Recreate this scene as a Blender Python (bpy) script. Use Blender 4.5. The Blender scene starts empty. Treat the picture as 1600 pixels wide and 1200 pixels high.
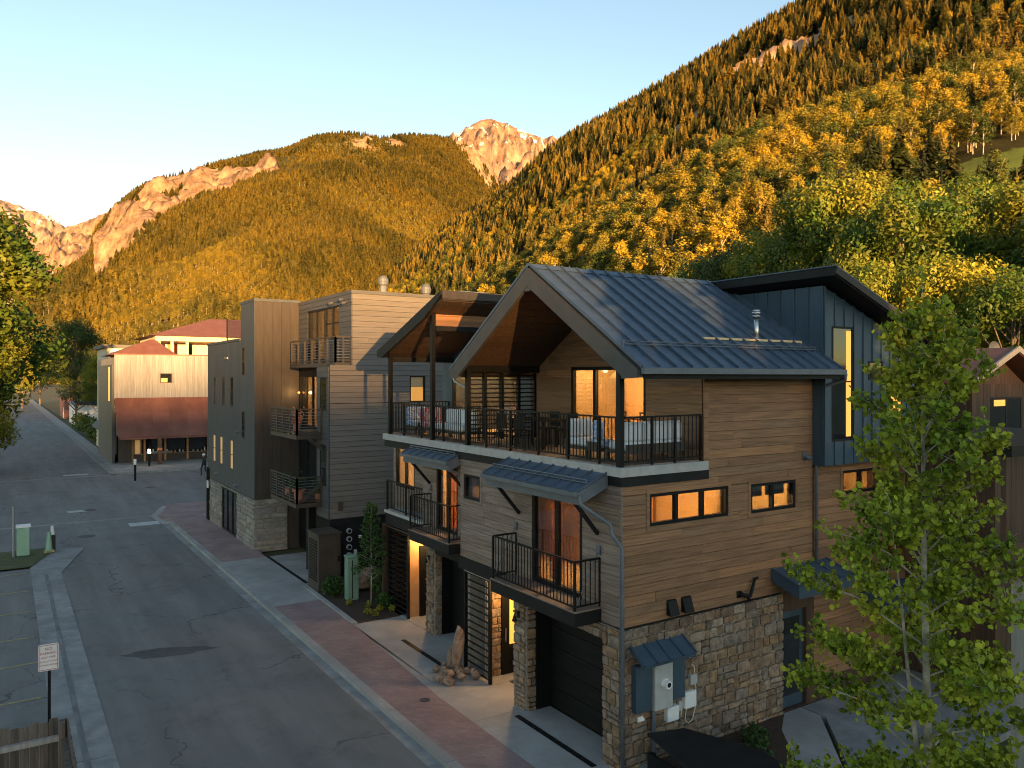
import bpy, bmesh, math, random
import numpy as np
from mathutils import Vector, Matrix, Euler

random.seed(7); np.random.seed(7)
S = bpy.context.scene
COL = S.collection
R = math.radians

# ---------------------------------------------------------------- camera, sky, sun, exposure
cam_d = bpy.data.cameras.new('camera'); cam = bpy.data.objects.new('camera', cam_d); COL.objects.link(cam)
cam.location = (0, 0, 8.0)
cam.rotation_euler = (R(90), 0, R(-33.154))
cam_d.sensor_width = 36.0; cam_d.lens = 36.0 * 1217 / 1600
cam_d.shift_y = -10 / 1600
cam_d.clip_start = 0.1; cam_d.clip_end = 40000
S.camera = cam

SUN_EL = 3.0
SUN_TRAVEL = Vector((0.27, 0.963, -math.tan(R(SUN_EL)))).normalized()
w = bpy.data.worlds.new('World'); S.world = w; w.use_nodes = True
nt = w.node_tree; bg = nt.nodes['Background']
sky = nt.nodes.new('ShaderNodeTexSky'); sky.sky_type = 'NISHITA'; sky.sun_disc = False
sky.sun_elevation = R(SUN_EL)
sky.sun_rotation = math.atan2(-SUN_TRAVEL.x, -SUN_TRAVEL.y)
sky.altitude = 2600; sky.air_density = 1.0; sky.dust_density = 1.5; sky.ozone_density = 0.7
nt.links.new(sky.outputs[0], bg.inputs[0]); bg.inputs[1].default_value = 0.122
sd = bpy.data.lights.new('sun', 'SUN'); sd.energy = 5.0; sd.angle = R(0.53); sd.color = (1.0, 0.54, 0.18)
sun = bpy.data.objects.new('sun', sd); COL.objects.link(sun)
sun.rotation_euler = SUN_TRAVEL.to_track_quat('-Z', 'Y').to_euler()
S.view_settings.view_transform = 'Standard'; S.view_settings.look = 'None'
S.view_settings.exposure = 2.2; S.view_settings.gamma = 1.0; S.view_settings.use_curve_mapping = False
S.render.engine = 'CYCLES'
S.cycles.use_denoising = True; S.cycles.filter_width = 1.05
S.cycles.max_bounces = 6; S.cycles.transparent_max_bounces = 12
S.cycles.caustics_reflective = False; S.cycles.caustics_refractive = False
S.cycles.sample_clamp_indirect = 4.0

# ---------------------------------------------------------------- helpers
def put(o, parent=None):
    COL.objects.link(o)
    if parent is not None:
        o.parent = parent
        o.matrix_parent_inverse = Matrix.Translation(-Vector(ROOTLOC.get(parent.name, (0, 0, 0))))
    return o
ROOTLOC = {}
def thing(name, label, cat, loc=(0, 0, 0), group=None):
    o = bpy.data.objects.new(name, None); COL.objects.link(o); o.location = loc
    o.empty_display_size = 0.2
    ROOTLOC[o.name] = tuple(loc)
    return tag(o, label, cat, group)
def tag(o, label=None, cat=None, group=None, kind=None):
    if label: o['label'] = label
    if cat: o['category'] = cat
    if group: o['group'] = group
    if kind: o['kind'] = kind
    return o

class MB:
    """collects faces of one mesh, in world coordinates"""
    def __init__(s): s.v = []; s.f = []
    def add(s, vs, fs):
        b = len(s.v); s.v += [tuple(p) for p in vs]; s.f += [tuple(i + b for i in f) for f in fs]; return s
    def box(s, x0, x1, y0, y1, z0, z1):
        x0, x1 = min(x0, x1), max(x0, x1); y0, y1 = min(y0, y1), max(y0, y1); z0, z1 = min(z0, z1), max(z0, z1)
        return s.add([(x0,y0,z0),(x1,y0,z0),(x1,y1,z0),(x0,y1,z0),(x0,y0,z1),(x1,y0,z1),(x1,y1,z1),(x0,y1,z1)],
                     [(0,3,2,1),(4,5,6,7),(0,1,5,4),(1,2,6,5),(2,3,7,6),(3,0,4,7)])
    def prism(s, poly, ext):
        n = len(poly); e = Vector(ext); p = [Vector(q) for q in poly]
        return s.add(p + [q + e for q in p], [tuple(range(n))[::-1], tuple(range(n, 2*n))] + [(i, (i+1) % n, (i+1) % n + n, i + n) for i in range(n)])
    def bar(s, a, b, w, h=None, up=(0, 0, 1)):
        h = h or w; a = Vector(a); b = Vector(b); d = (b - a).normalized(); u = Vector(up)
        if abs(d.dot(u)) > .95: u = Vector((0, 1, 0))
        r = d.cross(u).normalized() * w / 2; t = r.cross(d).normalized() * h / 2
        return s.add([a-r-t, a+r-t, a+r+t, a-r+t, b-r-t, b+r-t, b+r+t, b-r+t], [(0,1,2,3),(7,6,5,4),(0,4,5,1),(1,5,6,2),(2,6,7,3),(3,7,4,0)])
    def tube(s, pts, r, n=8, r1=None, cap=True):
        pts = [Vector(p) for p in pts]; r1 = r if r1 is None else r1; b = len(s.v); m = len(pts); ref = None
        for i, p in enumerate(pts):
            d = (pts[min(i+1, m-1)] - pts[max(i-1, 0)]).normalized()
            if ref is None or abs(ref.dot(d)) > .98: ref = Vector((1, 0, 0)) if abs(d.x) < .8 else Vector((0, 1, 0))
            x = (ref - d * ref.dot(d)).normalized(); y = d.cross(x); ref = x
            rr = r + (r1 - r) * i / max(1, m - 1)
            s.v += [tuple(p + x * rr * math.cos(2*math.pi*k/n) + y * rr * math.sin(2*math.pi*k/n)) for k in range(n)]
        for i in range(m - 1):
            for k in range(n):
                s.f.append((b+i*n+k, b+i*n+(k+1) % n, b+(i+1)*n+(k+1) % n, b+(i+1)*n+k))
        if cap: s.f.append(tuple(b+k for k in range(n))[::-1]); s.f.append(tuple(b+(m-1)*n+k for k in range(n)))
        return s
    def disc(s, c, r, axis, h, n=16):
        a = Vector(axis).normalized(); return s.tube([Vector(c), Vector(c) + a * h], r, n)
    def mesh(s, name, smooth=False):
        me = bpy.data.meshes.new(name); me.from_pydata(s.v, [], s.f); me.update()
        if smooth: me.shade_smooth()
        return me
    def build(s, name, mat, parent=None, smooth=False, bevel=0):
        me = s.mesh(name, smooth); me.materials.append(mat)
        bm = bmesh.new(); bm.from_mesh(me); bmesh.ops.recalc_face_normals(bm, faces=bm.faces)
        if bevel: bmesh.ops.bevel(bm, geom=bm.edges[:], offset=bevel, segments=1, affect='EDGES')
        bm.to_mesh(me); bm.free()
        return put(bpy.data.objects.new(name, me), parent)

def rect_sub(rect, holes):
    out = [rect]
    for (a0, a1, b0, b1) in holes:
        nxt = []
        for (r0, r1, s0, s1) in out:
            if a1 <= r0 or a0 >= r1 or b1 <= s0 or b0 >= s1: nxt.append((r0, r1, s0, s1)); continue
            if s0 < b0: nxt.append((r0, r1, s0, b0))
            if b1 < s1: nxt.append((r0, r1, b1, s1))
            m0, m1 = max(s0, b0), min(s1, b1)
            if r0 < a0: nxt.append((r0, a0, m0, m1))
            if a1 < r1: nxt.append((a1, r1, m0, m1))
        out = nxt
    return [r for r in out if r[1] - r[0] > .01 and r[3] - r[2] > .008]

# ---------------------------------------------------------------- materials
def newmat(name):
    m = bpy.data.materials.new(name); m.use_nodes = True; t = m.node_tree
    return m, t, t.nodes['Principled BSDF'], t.nodes.new, t.links.new
def mat(name, c1, c2=None, rough=.7, metal=0, scale=(4, 4, 4), vary=.0, hue=None, bump=0, bscale=40, det=4, spec=.5, ramp=(.35, .65), c3=None, s3=.6, spot=None):
    """noise between two colours in world space, a per-object brightness shift, fine bump"""
    m, t, b, N, L = newmat(name); c2 = c2 or c1
    g = N('ShaderNodeNewGeometry'); mp = N('ShaderNodeMapping'); mp.inputs['Scale'].default_value = scale
    oi = N('ShaderNodeObjectInfo')
    add = N('ShaderNodeVectorMath'); add.operation = 'MULTIPLY_ADD'; L(oi.outputs['Random'], add.inputs[0]); add.inputs[1].default_value = (17, 31, 23) if vary else (0, 0, 0)
    L(g.outputs['Position'], add.inputs[2]); L(add.outputs[0], mp.inputs[0])
    n = N('ShaderNodeTexNoise'); n.inputs['Scale'].default_value = 1; n.inputs['Detail'].default_value = det; n.inputs['Roughness'].default_value = .65; L(mp.outputs[0], n.inputs['Vector'])
    r = N('ShaderNodeValToRGB'); r.color_ramp.elements[0].position = ramp[0]; r.color_ramp.elements[1].position = ramp[1]
    r.color_ramp.elements[0].color = (*c1, 1); r.color_ramp.elements[1].color = (*c2, 1); L(n.outputs[0], r.inputs[0])
    out = r.outputs[0]
    if c3:
        n3 = N('ShaderNodeTexNoise'); n3.inputs['Scale'].default_value = s3; n3.inputs['Detail'].default_value = 5; L(g.outputs['Position'], n3.inputs['Vector'])
        r3 = N('ShaderNodeValToRGB'); r3.color_ramp.elements[0].position = .45; r3.color_ramp.elements[1].position = .7; L(n3.outputs[0], r3.inputs[0])
        mx = N('ShaderNodeMix'); mx.data_type = 'RGBA'; L(r3.outputs[0], mx.inputs[0]); L(out, mx.inputs[6]); mx.inputs[7].default_value = (*c3, 1); out = mx.outputs[2]
    if spot:
        vo = N('ShaderNodeTexVoronoi'); vo.inputs['Scale'].default_value = spot[1]; L(add.outputs[0], vo.inputs['Vector'])
        rs = N('ShaderNodeValToRGB'); rs.color_ramp.elements[0].position = spot[2]; rs.color_ramp.elements[0].color = (1, 1, 1, 1); rs.color_ramp.elements[1].position = spot[2] * 1.6; rs.color_ramp.elements[1].color = (0, 0, 0, 1); L(vo.outputs['Distance'], rs.inputs[0])
        mx = N('ShaderNodeMix'); mx.data_type = 'RGBA'; L(rs.outputs[0], mx.inputs[0]); L(out, mx.inputs[6]); mx.inputs[7].default_value = (*spot[0], 1); out = mx.outputs[2]
    if hue:
        rh = N('ShaderNodeValToRGB'); e = rh.color_ramp.elements; rh.color_ramp.interpolation = 'LINEAR'
        for i, c in enumerate(hue):
            p = i / (len(hue) - 1)
            if i == 0: e[0].color = (*c, 1); e[0].position = 0
            elif i == len(hue) - 1: e[-1].color = (*c, 1); e[-1].position = 1
            else: q = e.new(p); q.color = (*c, 1)
        L(oi.outputs['Random'], rh.inputs[0])
        mx = N('ShaderNodeMix'); mx.data_type = 'RGBA'; mx.blend_type = 'MULTIPLY'; mx.inputs[0].default_value = 1; L(out, mx.inputs[6]); L(rh.outputs[0], mx.inputs[7]); out = mx.outputs[2]
    if vary:
        mr = N('ShaderNodeMapRange'); mr.inputs[3].default_value = 1 - vary; mr.inputs[4].default_value = 1 + vary; L(oi.outputs['Random'], mr.inputs[0])
        sc = N('ShaderNodeVectorMath'); sc.operation = 'SCALE'; L(out, sc.inputs[0]); L(mr.outputs[0], sc.inputs['Scale']); out = sc.outputs[0]
    L(out, b.inputs['Base Color']); b.inputs['Roughness'].default_value = rough; b.inputs['Metallic'].default_value = metal; b.inputs['Specular IOR Level'].default_value = spec
    if bump:
        nb = N('ShaderNodeTexNoise'); nb.inputs['Scale'].default_value = bscale; nb.inputs['Detail'].default_value = 6
        if bscale < 0: nb.inputs['Scale'].default_value = 1; L(mp.outputs[0], nb.inputs['Vector'])
        else: L(g.outputs['Position'], nb.inputs['Vector'])
        bp = N('ShaderNodeBump'); bp.inputs['Strength'].default_value = bump; bp.inputs['Distance'].default_value = .02; L(nb.outputs[0], bp.inputs['Height']); L(bp.outputs[0], b.inputs['Normal'])
    return m
def emit(name, c, s):
    m, t, b, N, L = newmat(name); b.inputs['Base Color'].default_value = (*c, 1); b.inputs['Emission Color'].default_value = (*c, 1); b.inputs['Emission Strength'].default_value = s; return m
def glass(name, tint=(.8, .85, .9), refl=.06, dark=0.0):
    m, t, b, N, L = newmat(name); t.nodes.remove(b)
    tr = N('ShaderNodeBsdfTransparent'); tr.inputs[0].default_value = (*tint, 1)
    gl = N('ShaderNodeBsdfGlossy'); gl.inputs['Roughness'].default_value = .02
    lw = N('ShaderNodeLayerWeight'); lw.inputs[0].default_value = .25
    mr = N('ShaderNodeMapRange'); mr.inputs[3].default_value = refl; mr.inputs[4].default_value = .8; L(lw.outputs['Fresnel'], mr.inputs[0])
    mx = N('ShaderNodeMixShader'); L(mr.outputs[0], mx.inputs[0]); L(tr.outputs[0], mx.inputs[1]); L(gl.outputs[0], mx.inputs[2]); L(mx.outputs[0], t.nodes['Material Output'].inputs[0])
    return m
def leafmat(name, c1, c2, trans=.35, scale=.6, vary=.25, rough=.55, isl=(.72, 1.3)):
    m, t, b, N, L = newmat(name)
    g = N('ShaderNodeNewGeometry'); n = N('ShaderNodeTexNoise'); n.inputs['Scale'].default_value = scale; n.inputs['Detail'].default_value = 3; L(g.outputs['Position'], n.inputs['Vector'])
    r = N('ShaderNodeValToRGB'); r.color_ramp.elements[0].position = .35; r.color_ramp.elements[1].position = .68
    r.color_ramp.elements[0].color = (*c1, 1); r.color_ramp.elements[1].color = (*c2, 1); oi = N('ShaderNodeObjectInfo')
    hm = N('ShaderNodeMath'); hm.operation = 'MULTIPLY_ADD'; L(oi.outputs['Random'], hm.inputs[0]); hm.inputs[1].default_value = vary*.9; L(n.outputs[0], hm.inputs[2]); hs_ = N('ShaderNodeMath'); hs_.operation = 'SUBTRACT'; L(hm.outputs[0], hs_.inputs[0]); hs_.inputs[1].default_value = vary*.45; L(hs_.outputs[0], r.inputs[0])
    mr = N('ShaderNodeMapRange'); mr.inputs[3].default_value = 1 - vary; mr.inputs[4].default_value = 1 + vary; L(oi.outputs['Random'], mr.inputs[0])
    rp = N('ShaderNodeMapRange'); rp.inputs[3].default_value = isl[0]; rp.inputs[4].default_value = isl[1]; L(g.outputs['Random Per Island'], rp.inputs[0])
    mm = N('ShaderNodeMath'); mm.operation = 'MULTIPLY'; L(mr.outputs[0], mm.inputs[0]); L(rp.outputs[0], mm.inputs[1])
    sc = N('ShaderNodeVectorMath'); sc.operation = 'SCALE'; L(r.outputs[0], sc.inputs[0]); L(mm.outputs[0], sc.inputs['Scale'])
    L(sc.outputs[0], b.inputs['Base Color']); b.inputs['Roughness'].default_value = rough; b.inputs['Specular IOR Level'].default_value = .3
    tl = N('ShaderNodeBsdfTranslucent'); L(sc.outputs[0], tl.inputs[0])
    mx = N('ShaderNodeMixShader'); mx.inputs[0].default_value = trans; L(b.outputs[0], mx.inputs[1]); L(tl.outputs[0], mx.inputs[2]); L(mx.outputs[0], t.nodes['Material Output'].inputs[0])
    return m

def asphalt_mat():
    """aggregate speckle, streaks along the lanes, oil stains, hairline cracks"""
    m, t, b, N, L = newmat('worn_asphalt'); g = N('ShaderNodeNewGeometry')
    def noise(sc, d=5, rough=.6, mp=None):
        n = N('ShaderNodeTexNoise'); n.inputs['Scale'].default_value = sc; n.inputs['Detail'].default_value = d; n.inputs['Roughness'].default_value = rough
        if mp: q = N('ShaderNodeMapping'); q.inputs['Scale'].default_value = mp; L(g.outputs['Position'], q.inputs[0]); L(q.outputs[0], n.inputs['Vector'])
        else: L(g.outputs['Position'], n.inputs['Vector'])
        return n.outputs[0]
    def rng(f, a, c, lo, hi): r = N('ShaderNodeMapRange'); r.inputs[1].default_value = a; r.inputs[2].default_value = c; r.inputs[3].default_value = lo; r.inputs[4].default_value = hi; L(f, r.inputs[0]); return r.outputs[0]
    def mul(a, c): q = N('ShaderNodeMath'); q.operation = 'MULTIPLY'; L(a, q.inputs[0]); L(c, q.inputs[1]); return q.outputs[0]
    v = mul(rng(noise(70, 3, .8), .3, .7, .74, 1.24), rng(noise(1, 6, .65, (.9, .09, 1)), .3, .7, .74, 1.22))
    v = mul(v, rng(noise(.45, 7, .7), .52, .72, 1.06, .70)); v = mul(v, rng(noise(2.6, 6, .75), .56, .70, 1.0, .82))
    vo = N('ShaderNodeTexVoronoi'); vo.feature = 'DISTANCE_TO_EDGE'; vo.inputs['Scale'].default_value = .21; wv = N('ShaderNodeTexNoise'); wv.inputs['Scale'].default_value = 1.1; wv.inputs['Detail'].default_value = 6; L(g.outputs['Position'], wv.inputs['Vector'])
    sc = N('ShaderNodeVectorMath'); sc.operation = 'MULTIPLY_ADD'; L(wv.outputs['Color'], sc.inputs[0]); sc.inputs[1].default_value = (1.6, 1.6, 0); L(g.outputs['Position'], sc.inputs[2]); L(sc.outputs[0], vo.inputs['Vector'])
    crack = rng(vo.outputs['Distance'], .0015, .006, .45, 1.0); gate = rng(noise(.16, 3), .44, .52, 0, 1)
    mx = N('ShaderNodeMix'); mx.data_type = 'FLOAT'; L(gate, mx.inputs[0]); mx.inputs[2].default_value = 1; L(crack, mx.inputs[3]); v = mul(v, mx.outputs[0])
    sp = N('ShaderNodeTexVoronoi'); sp.inputs['Scale'].default_value = 5.5; L(g.outputs['Position'], sp.inputs['Vector']); v = mul(v, rng(sp.outputs['Distance'], .03, .055, 1.5, 1.0))
    c = N('ShaderNodeVectorMath'); c.operation = 'SCALE'; c.inputs[0].default_value = (.158, .154, .149); L(v, c.inputs['Scale']); L(c.outputs[0], b.inputs['Base Color']); b.inputs['Roughness'].default_value = .88
    bp = N('ShaderNodeBump'); bp.inputs['Strength'].default_value = .5; bp.inputs['Distance'].default_value = .01; L(noise(90, 4, .8), bp.inputs['Height']); L(bp.outputs[0], b.inputs['Normal']); return m
M = {}
M['siding'] = mat('warm_wood_siding', (.185, .098, .049), (.33, .182, .096), .62, scale=(1.2, 1.2, 28), vary=.2, hue=((1, .93, .86), (1.1, 1, .93), (.86, .86, .86), (1.12, .97, .82)), bump=.25, bscale=-1, spot=((.42, .30, .2), 1.9, .016))
M['siding_face'] = mat('weathered_wood_siding', (.165, .12, .097), (.30, .228, .185), .68, scale=(1.2, 1.2, 28), vary=.16, hue=((1, .95, .9), (1.06, 1, .95), (.9, .9, .9)), bump=.25, bscale=-1, spot=((.42, .34, .28), 1.7, .014))
M['deck_wood'] = mat('deck_wood', (.16, .11, .085), (.25, .18, .14), .7, scale=(2, 20, 2), bump=.2, bscale=-1)
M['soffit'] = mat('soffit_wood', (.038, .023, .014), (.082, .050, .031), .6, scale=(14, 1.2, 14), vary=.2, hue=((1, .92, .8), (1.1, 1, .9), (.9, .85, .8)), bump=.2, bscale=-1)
M['greysiding'] = mat('grey_lap_siding', (.125, .110, .098), (.17, .148, .132), .72, scale=(.8, .8, 18), vary=.07, bump=.15, bscale=-1)
M['greyshade'] = mat('shade_grey_siding', (.068, .067, .068), (.095, .094, .094), .72, scale=(.8, .8, 18), vary=.06, bump=.15, bscale=-1)  # siding copy with the shade of the street-facing walls put into its colour
M['brownpanel'] = mat('brown_vertical_panel', (.036, .028, .023), (.052, .040, .033), .7, scale=(6, 6, 1), vary=.06, bump=.1)
M['bluepanel'] = mat('slate_blue_panel', (.042, .048, .057), (.058, .065, .075), .6, scale=(3, 3, 1), vary=.05, bump=.08)
M['black'] = mat('black_metal', (.005, .005, .005), (.009, .009, .009), .5, scale=(2, 2, 2), spec=.2)
M['blacktrim'] = mat('black_painted_trim', (.007, .007, .008), (.014, .0135, .0135), .6, scale=(3, 3, 3), bump=.05, spec=.25)
M['fascia'] = mat('grey_fascia', (.048, .045, .043), (.064, .06, .057), .6, scale=(2, 2, 2), bump=.04)
M['garage'] = mat('black_garage_door', (.006, .006, .006), (.012, .0115, .011), .6, scale=(1, 1, 12), vary=.1, spec=.2)
M['roofmetal'] = mat('standing_seam_metal', (.058, .088, .130), (.08, .112, .158), .5, .1, scale=(.7, 5, 5), vary=.08, bump=.03, bscale=6)
M['bluemetal'] = mat('blue_grey_metal_cladding', (.038, .066, .095), (.055, .088, .122), .5, .15, scale=(2, 2, .6), vary=.08, bump=.03, bscale=5)
M['steel'] = mat('galvanised_steel', (.45, .45, .45), (.6, .6, .6), .32, .9, scale=(6, 6, 6))
M['gutter'] = mat('grey_gutter_metal', (.11, .122, .14), (.145, .158, .178), .55, .2, scale=(3, 3, 3))
M['stone'] = mat('rough_field_stone', (.15, .115, .088), (.36, .29, .232), .85, scale=(7, 7, 7), vary=.16, hue=((1, .95, .86), (.74, .72, .70), (1.08, .92, .76), (.55, .45, .36), (1.0, .78, .52), (.82, .80, .76), (.70, .50, .34), (1.05, 1.0, .92)), bump=.6, bscale=18)
M['greystone'] = mat('grey_ashlar_stone', (.20, .19, .175), (.34, .32, .29), .85, scale=(5, 5, 9), vary=.13, hue=((1, .95, .88), (.8, .8, .82), (1.05, .95, .82), (.7, .66, .62), (1, 1, 1)), bump=.5, bscale=16)
M['mortar'] = mat('mortar', (.27, .24, .205), (.36, .32, .275), .95, scale=(9, 9, 9), bump=.4)
M['concrete'] = mat('pale_concrete', (.27, .262, .25), (.36, .35, .335), .85, scale=(1.3, 1.3, 1.3), vary=.05, bump=.15, bscale=60, c3=(.23, .225, .215), s3=.5)
M['gutterpan'] = mat('weathered_gutter_concrete', (.20, .205, .205), (.29, .29, .285), .9, scale=(2.2, 2.2, 2.2), vary=.06, bump=.2, bscale=70, c3=(.16, .16, .158), s3=.8)
M['slabedge'] = mat('deck_slab_concrete', (.36, .345, .325), (.46, .44, .415), .8, scale=(4, 4, 4), bump=.15)
M['asphalt'] = asphalt_mat()
M['patch'] = mat('tar_patch', (.045, .046, .047), (.075, .075, .076), .8, scale=(2, 2, 2), bump=.2, bscale=60)
M['mulch'] = mat('bark_mulch', (.028, .016, .010), (.075, .042, .026), .95, scale=(22, 22, 22), bump=1, bscale=30)
M['grassground'] = mat('dry_grass_ground', (.045, .055, .018), (.10, .10, .035), .95, scale=(.4, .4, .4), bump=.6, bscale=6, c3=(.10, .08, .045), s3=.15)
M['yellow'] = mat('worn_yellow_paint', (.42, .33, .11), (.22, .19, .10), .8, scale=(5, 5, 5), ramp=(.4, .6))
M['whitepaint'] = mat('worn_white_paint', (.34, .34, .33), (.5, .5, .48), .8, scale=(3, 3, 3))
M['white'] = mat('white_plastic', (.72, .72, .70), (.8, .8, .78), .5, scale=(3, 3, 3))
M['greyplastic'] = mat('grey_plastic', (.40, .40, .385), (.46, .46, .44), .5, scale=(3, 3, 3))
M['cushion'] = mat('white_striped_cushion', (.62, .63, .66), (.74, .74, .75), .9, scale=(40, .5, .5), ramp=(.46, .54), bump=.1)
M['cushion_blue'] = mat('blue_check_cushion', (.22, .33, .55), (.62, .66, .74), .9, scale=(18, 18, 18), ramp=(.47, .53))
M['cushion_red'] = mat('red_striped_cushion', (.45, .06, .07), (.62, .5, .5), .9, scale=(14, 14, 2), ramp=(.47, .53))
M['rust'] = mat('rusted_metal_roof', (.16, .060, .042), (.23, .095, .066), .75, .1, scale=(.6, .6, .6), vary=.06, c3=(.13, .05, .036), s3=.3)
M['redroof'] = mat('red_roofing', (.16, .062, .045), (.21, .085, .06), .7, scale=(1, 1, 1), vary=.06)
M['palewood'] = mat('pale_vertical_boards', (.19, .192, .195), (.29, .29, .292), .8, scale=(9, 9, .5), vary=.12, bump=.15)
M['cabinwood'] = mat('brown_cabin_boards', (.042, .021, .011), (.09, .046, .024), .7, scale=(10, 10, .8), vary=.22, bump=.2)
M['fencewood'] = mat('weathered_fence_boards', (.060, .047, .036), (.135, .108, .086), .85, scale=(9, 9, .8), vary=.25, bump=.3)
M['greypost'] = mat('pale_weathered_post', (.27, .25, .22), (.38, .35, .31), .8, scale=(14, 14, .7), bump=.25)
M['cream'] = mat('cream_paint', (.62, .50, .34), (.7, .58, .4), .7, scale=(2, 2, 2))
M['greenbox'] = mat('faded_green_enamel', (.14, .24, .18), (.20, .30, .225), .5, scale=(3, 3, 1), bump=.03)
M['lightgreen'] = mat('pale_green_enamel', (.23, .40, .28), (.29, .46, .33), .55, scale=(2, 2, 2))
M['brownbox'] = mat('brown_enamel_cabinet', (.042, .031, .024), (.06, .045, .035), .5, scale=(2, 2, 2), bump=.05)
M['terracotta'] = mat('terracotta', (.42, .15, .07), (.5, .2, .1), .8, scale=(6, 6, 6))
M['bark'] = mat('grey_bark', (.10, .078, .058), (.19, .155, .12), .9, scale=(14, 14, 3), bump=.5, bscale=30)
M['aspenbark'] = mat('aspen_bark', (.30, .265, .20), (.46, .42, .33), .8, scale=(10, 10, 16), c3=(.16, .125, .09), s3=5, bump=.2)
M['rocks'] = mat('landscape_rock', (.17, .12, .09), (.38, .29, .22), .85, scale=(6, 6, 6), vary=.25, hue=((1, .9, .8), (.85, .8, .8), (1.1, .9, .75)), bump=.6, bscale=14)
M['glass'] = glass('window_glass')
M['glass_dark'] = mat('dark_window_glass', (.012, .014, .016), (.02, .022, .024), .05, spec=.8)
M['room'] = mat('warm_room_paint', (.70, .50, .26), (.76, .55, .30), .8, scale=(1, 1, 1))
M['roomwood'] = mat('room_wood', (.36, .19, .08), (.46, .26, .12), .6, scale=(2, 8, 2))
M['curtain'] = leafmat('amber_curtain', (.62, .36, .13), (.72, .45, .18), .75, 2, 0)
M['litblind'] = emit('lit_window_blind', (1.0, .40, .07), .26)
M['jarpale'] = mat('pale_ceramic', (.4, .38, .34), (.5, .47, .42), .6)
M['litblind_dim'] = emit('dim_lit_window_blind', (.8, .5, .22), .05)
M['lamp'] = emit('lamp_glow', (1, .72, .38), 9.0)
M['tyre'] = mat('tyre_rubber', (.015, .015, .015), (.025, .025, .025), .9)
M['carpaint'] = mat('dark_blue_car_paint', (.03, .045, .075), (.04, .055, .085), .25, .2)
M['skin'] = mat('skin', (.45, .28, .2), (.5, .32, .23), .6)
M['coat'] = mat('dark_clothing', (.012, .013, .017), (.022, .022, .028), .9)
M['bluetarp'] = mat('blue_tarp', (.02, .06, .14), (.06, .16, .28), .45, scale=(6, 6, 6), bump=.3, bscale=8)
M['signred'] = mat('sign_red_print', (.50, .05, .06), (.55, .07, .08), .6)
M['signface'] = mat('sign_face', (.62, .60, .57), (.7, .68, .65), .5, scale=(5, 5, 5))

# ---------------------------------------------------------------- shared piece meshes
CACHE = {}
def cube_mesh(mt):
    k = ('cube', mt.name)
    if k not in CACHE:
        me = MB().box(-.5, .5, -.5, .5, -.5, .5).mesh('board'); me.materials.append(mt); CACHE[k] = me
    return CACHE[k]
def stone_mesh(mt, i):
    k = ('stone', mt.name, i)
    if k not in CACHE:
        rnd = random.Random(i * 13 + 5); bm = bmesh.new(); bmesh.ops.create_cube(bm, size=1)
        bmesh.ops.bevel(bm, geom=bm.edges[:], offset=.10 + .05 * rnd.random(), segments=1, affect='EDGES')
        for v in bm.verts: v.co += Vector((rnd.uniform(-.035, .035), rnd.uniform(-.12, .12), rnd.uniform(-.035, .035)))
        me = bpy.data.meshes.new('stone'); bm.to_mesh(me); bm.free(); me.materials.append(mt); CACHE[k] = me
    return CACHE[k]
def piece(name, me, parent, loc, scale, rot=(0, 0, 0)):
    o = bpy.data.objects.new(name, me); put(o, parent); o.location = loc; o.scale = scale; o.rotation_euler = rot; return o
def block(name, mt, parent, x0, x1, y0, y1, z0, z1):
    return piece(name, cube_mesh(mt), parent, ((x0+x1)/2, (y0+y1)/2, (z0+z1)/2), (abs(x1-x0), abs(y1-y0), abs(z1-z0)))

def boards(parent, axis, c, out, a0, a1, z0, z1, mt, pitch=.2, holes=(), joint=(2.2, 4.0), thick=.022, gap=.009, name='board', vertical=False, seed=1):
    """one object per board; axis 'Y': wall plane y=c running along x; axis 'X': plane x=c running along y; out = +-1 outward side"""
    rnd = random.Random(seed); n = max(1, round(((a1-a0) if vertical else (z1-z0)) / pitch)); p = ((a1-a0) if vertical else (z1-z0)) / n
    me = cube_mesh(mt)
    for i in range(n):
        if vertical: rects = [(a0 + i*p, a0 + (i+1)*p, z0, z1)]
        else:
            cuts = [a0]; x = a0 + rnd.uniform(.6, joint[1])
            while x < a1 - .5: cuts.append(x); x += rnd.uniform(*joint)
            cuts.append(a1); rects = [(cuts[k], cuts[k+1], z0 + i*p, z0 + (i+1)*p) for k in range(len(cuts)-1)]
        for r in rects:
            for (r0, r1, s0, s1) in rect_sub(r, holes):
                th = thick + rnd.uniform(-.004, .004)
                ca, cz = (r0+r1)/2, (s0+s1)/2; la, lz = r1-r0-(gap if vertical else .003), s1-s0-(.003 if vertical else gap)
                if axis == 'Y': piece(name, me, parent, (ca, c + out*th/2, cz), (la, th, lz))
                else: piece(name, me, parent, (c + out*th/2, ca, cz), (th, la, lz))
def wallmesh(mb, axis, c, out, thick, a0, a1, z0, z1, holes=()):
    """backing wall with openings, thickness going inward"""
    for (r0, r1, s0, s1) in rect_sub((a0, a1, z0, z1), holes):
        if axis == 'Y': mb.box(r0, r1, c, c - out*thick, s0, s1)
        else: mb.box(c, c - out*thick, r0, r1, s0, s1)
    return mb
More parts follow.
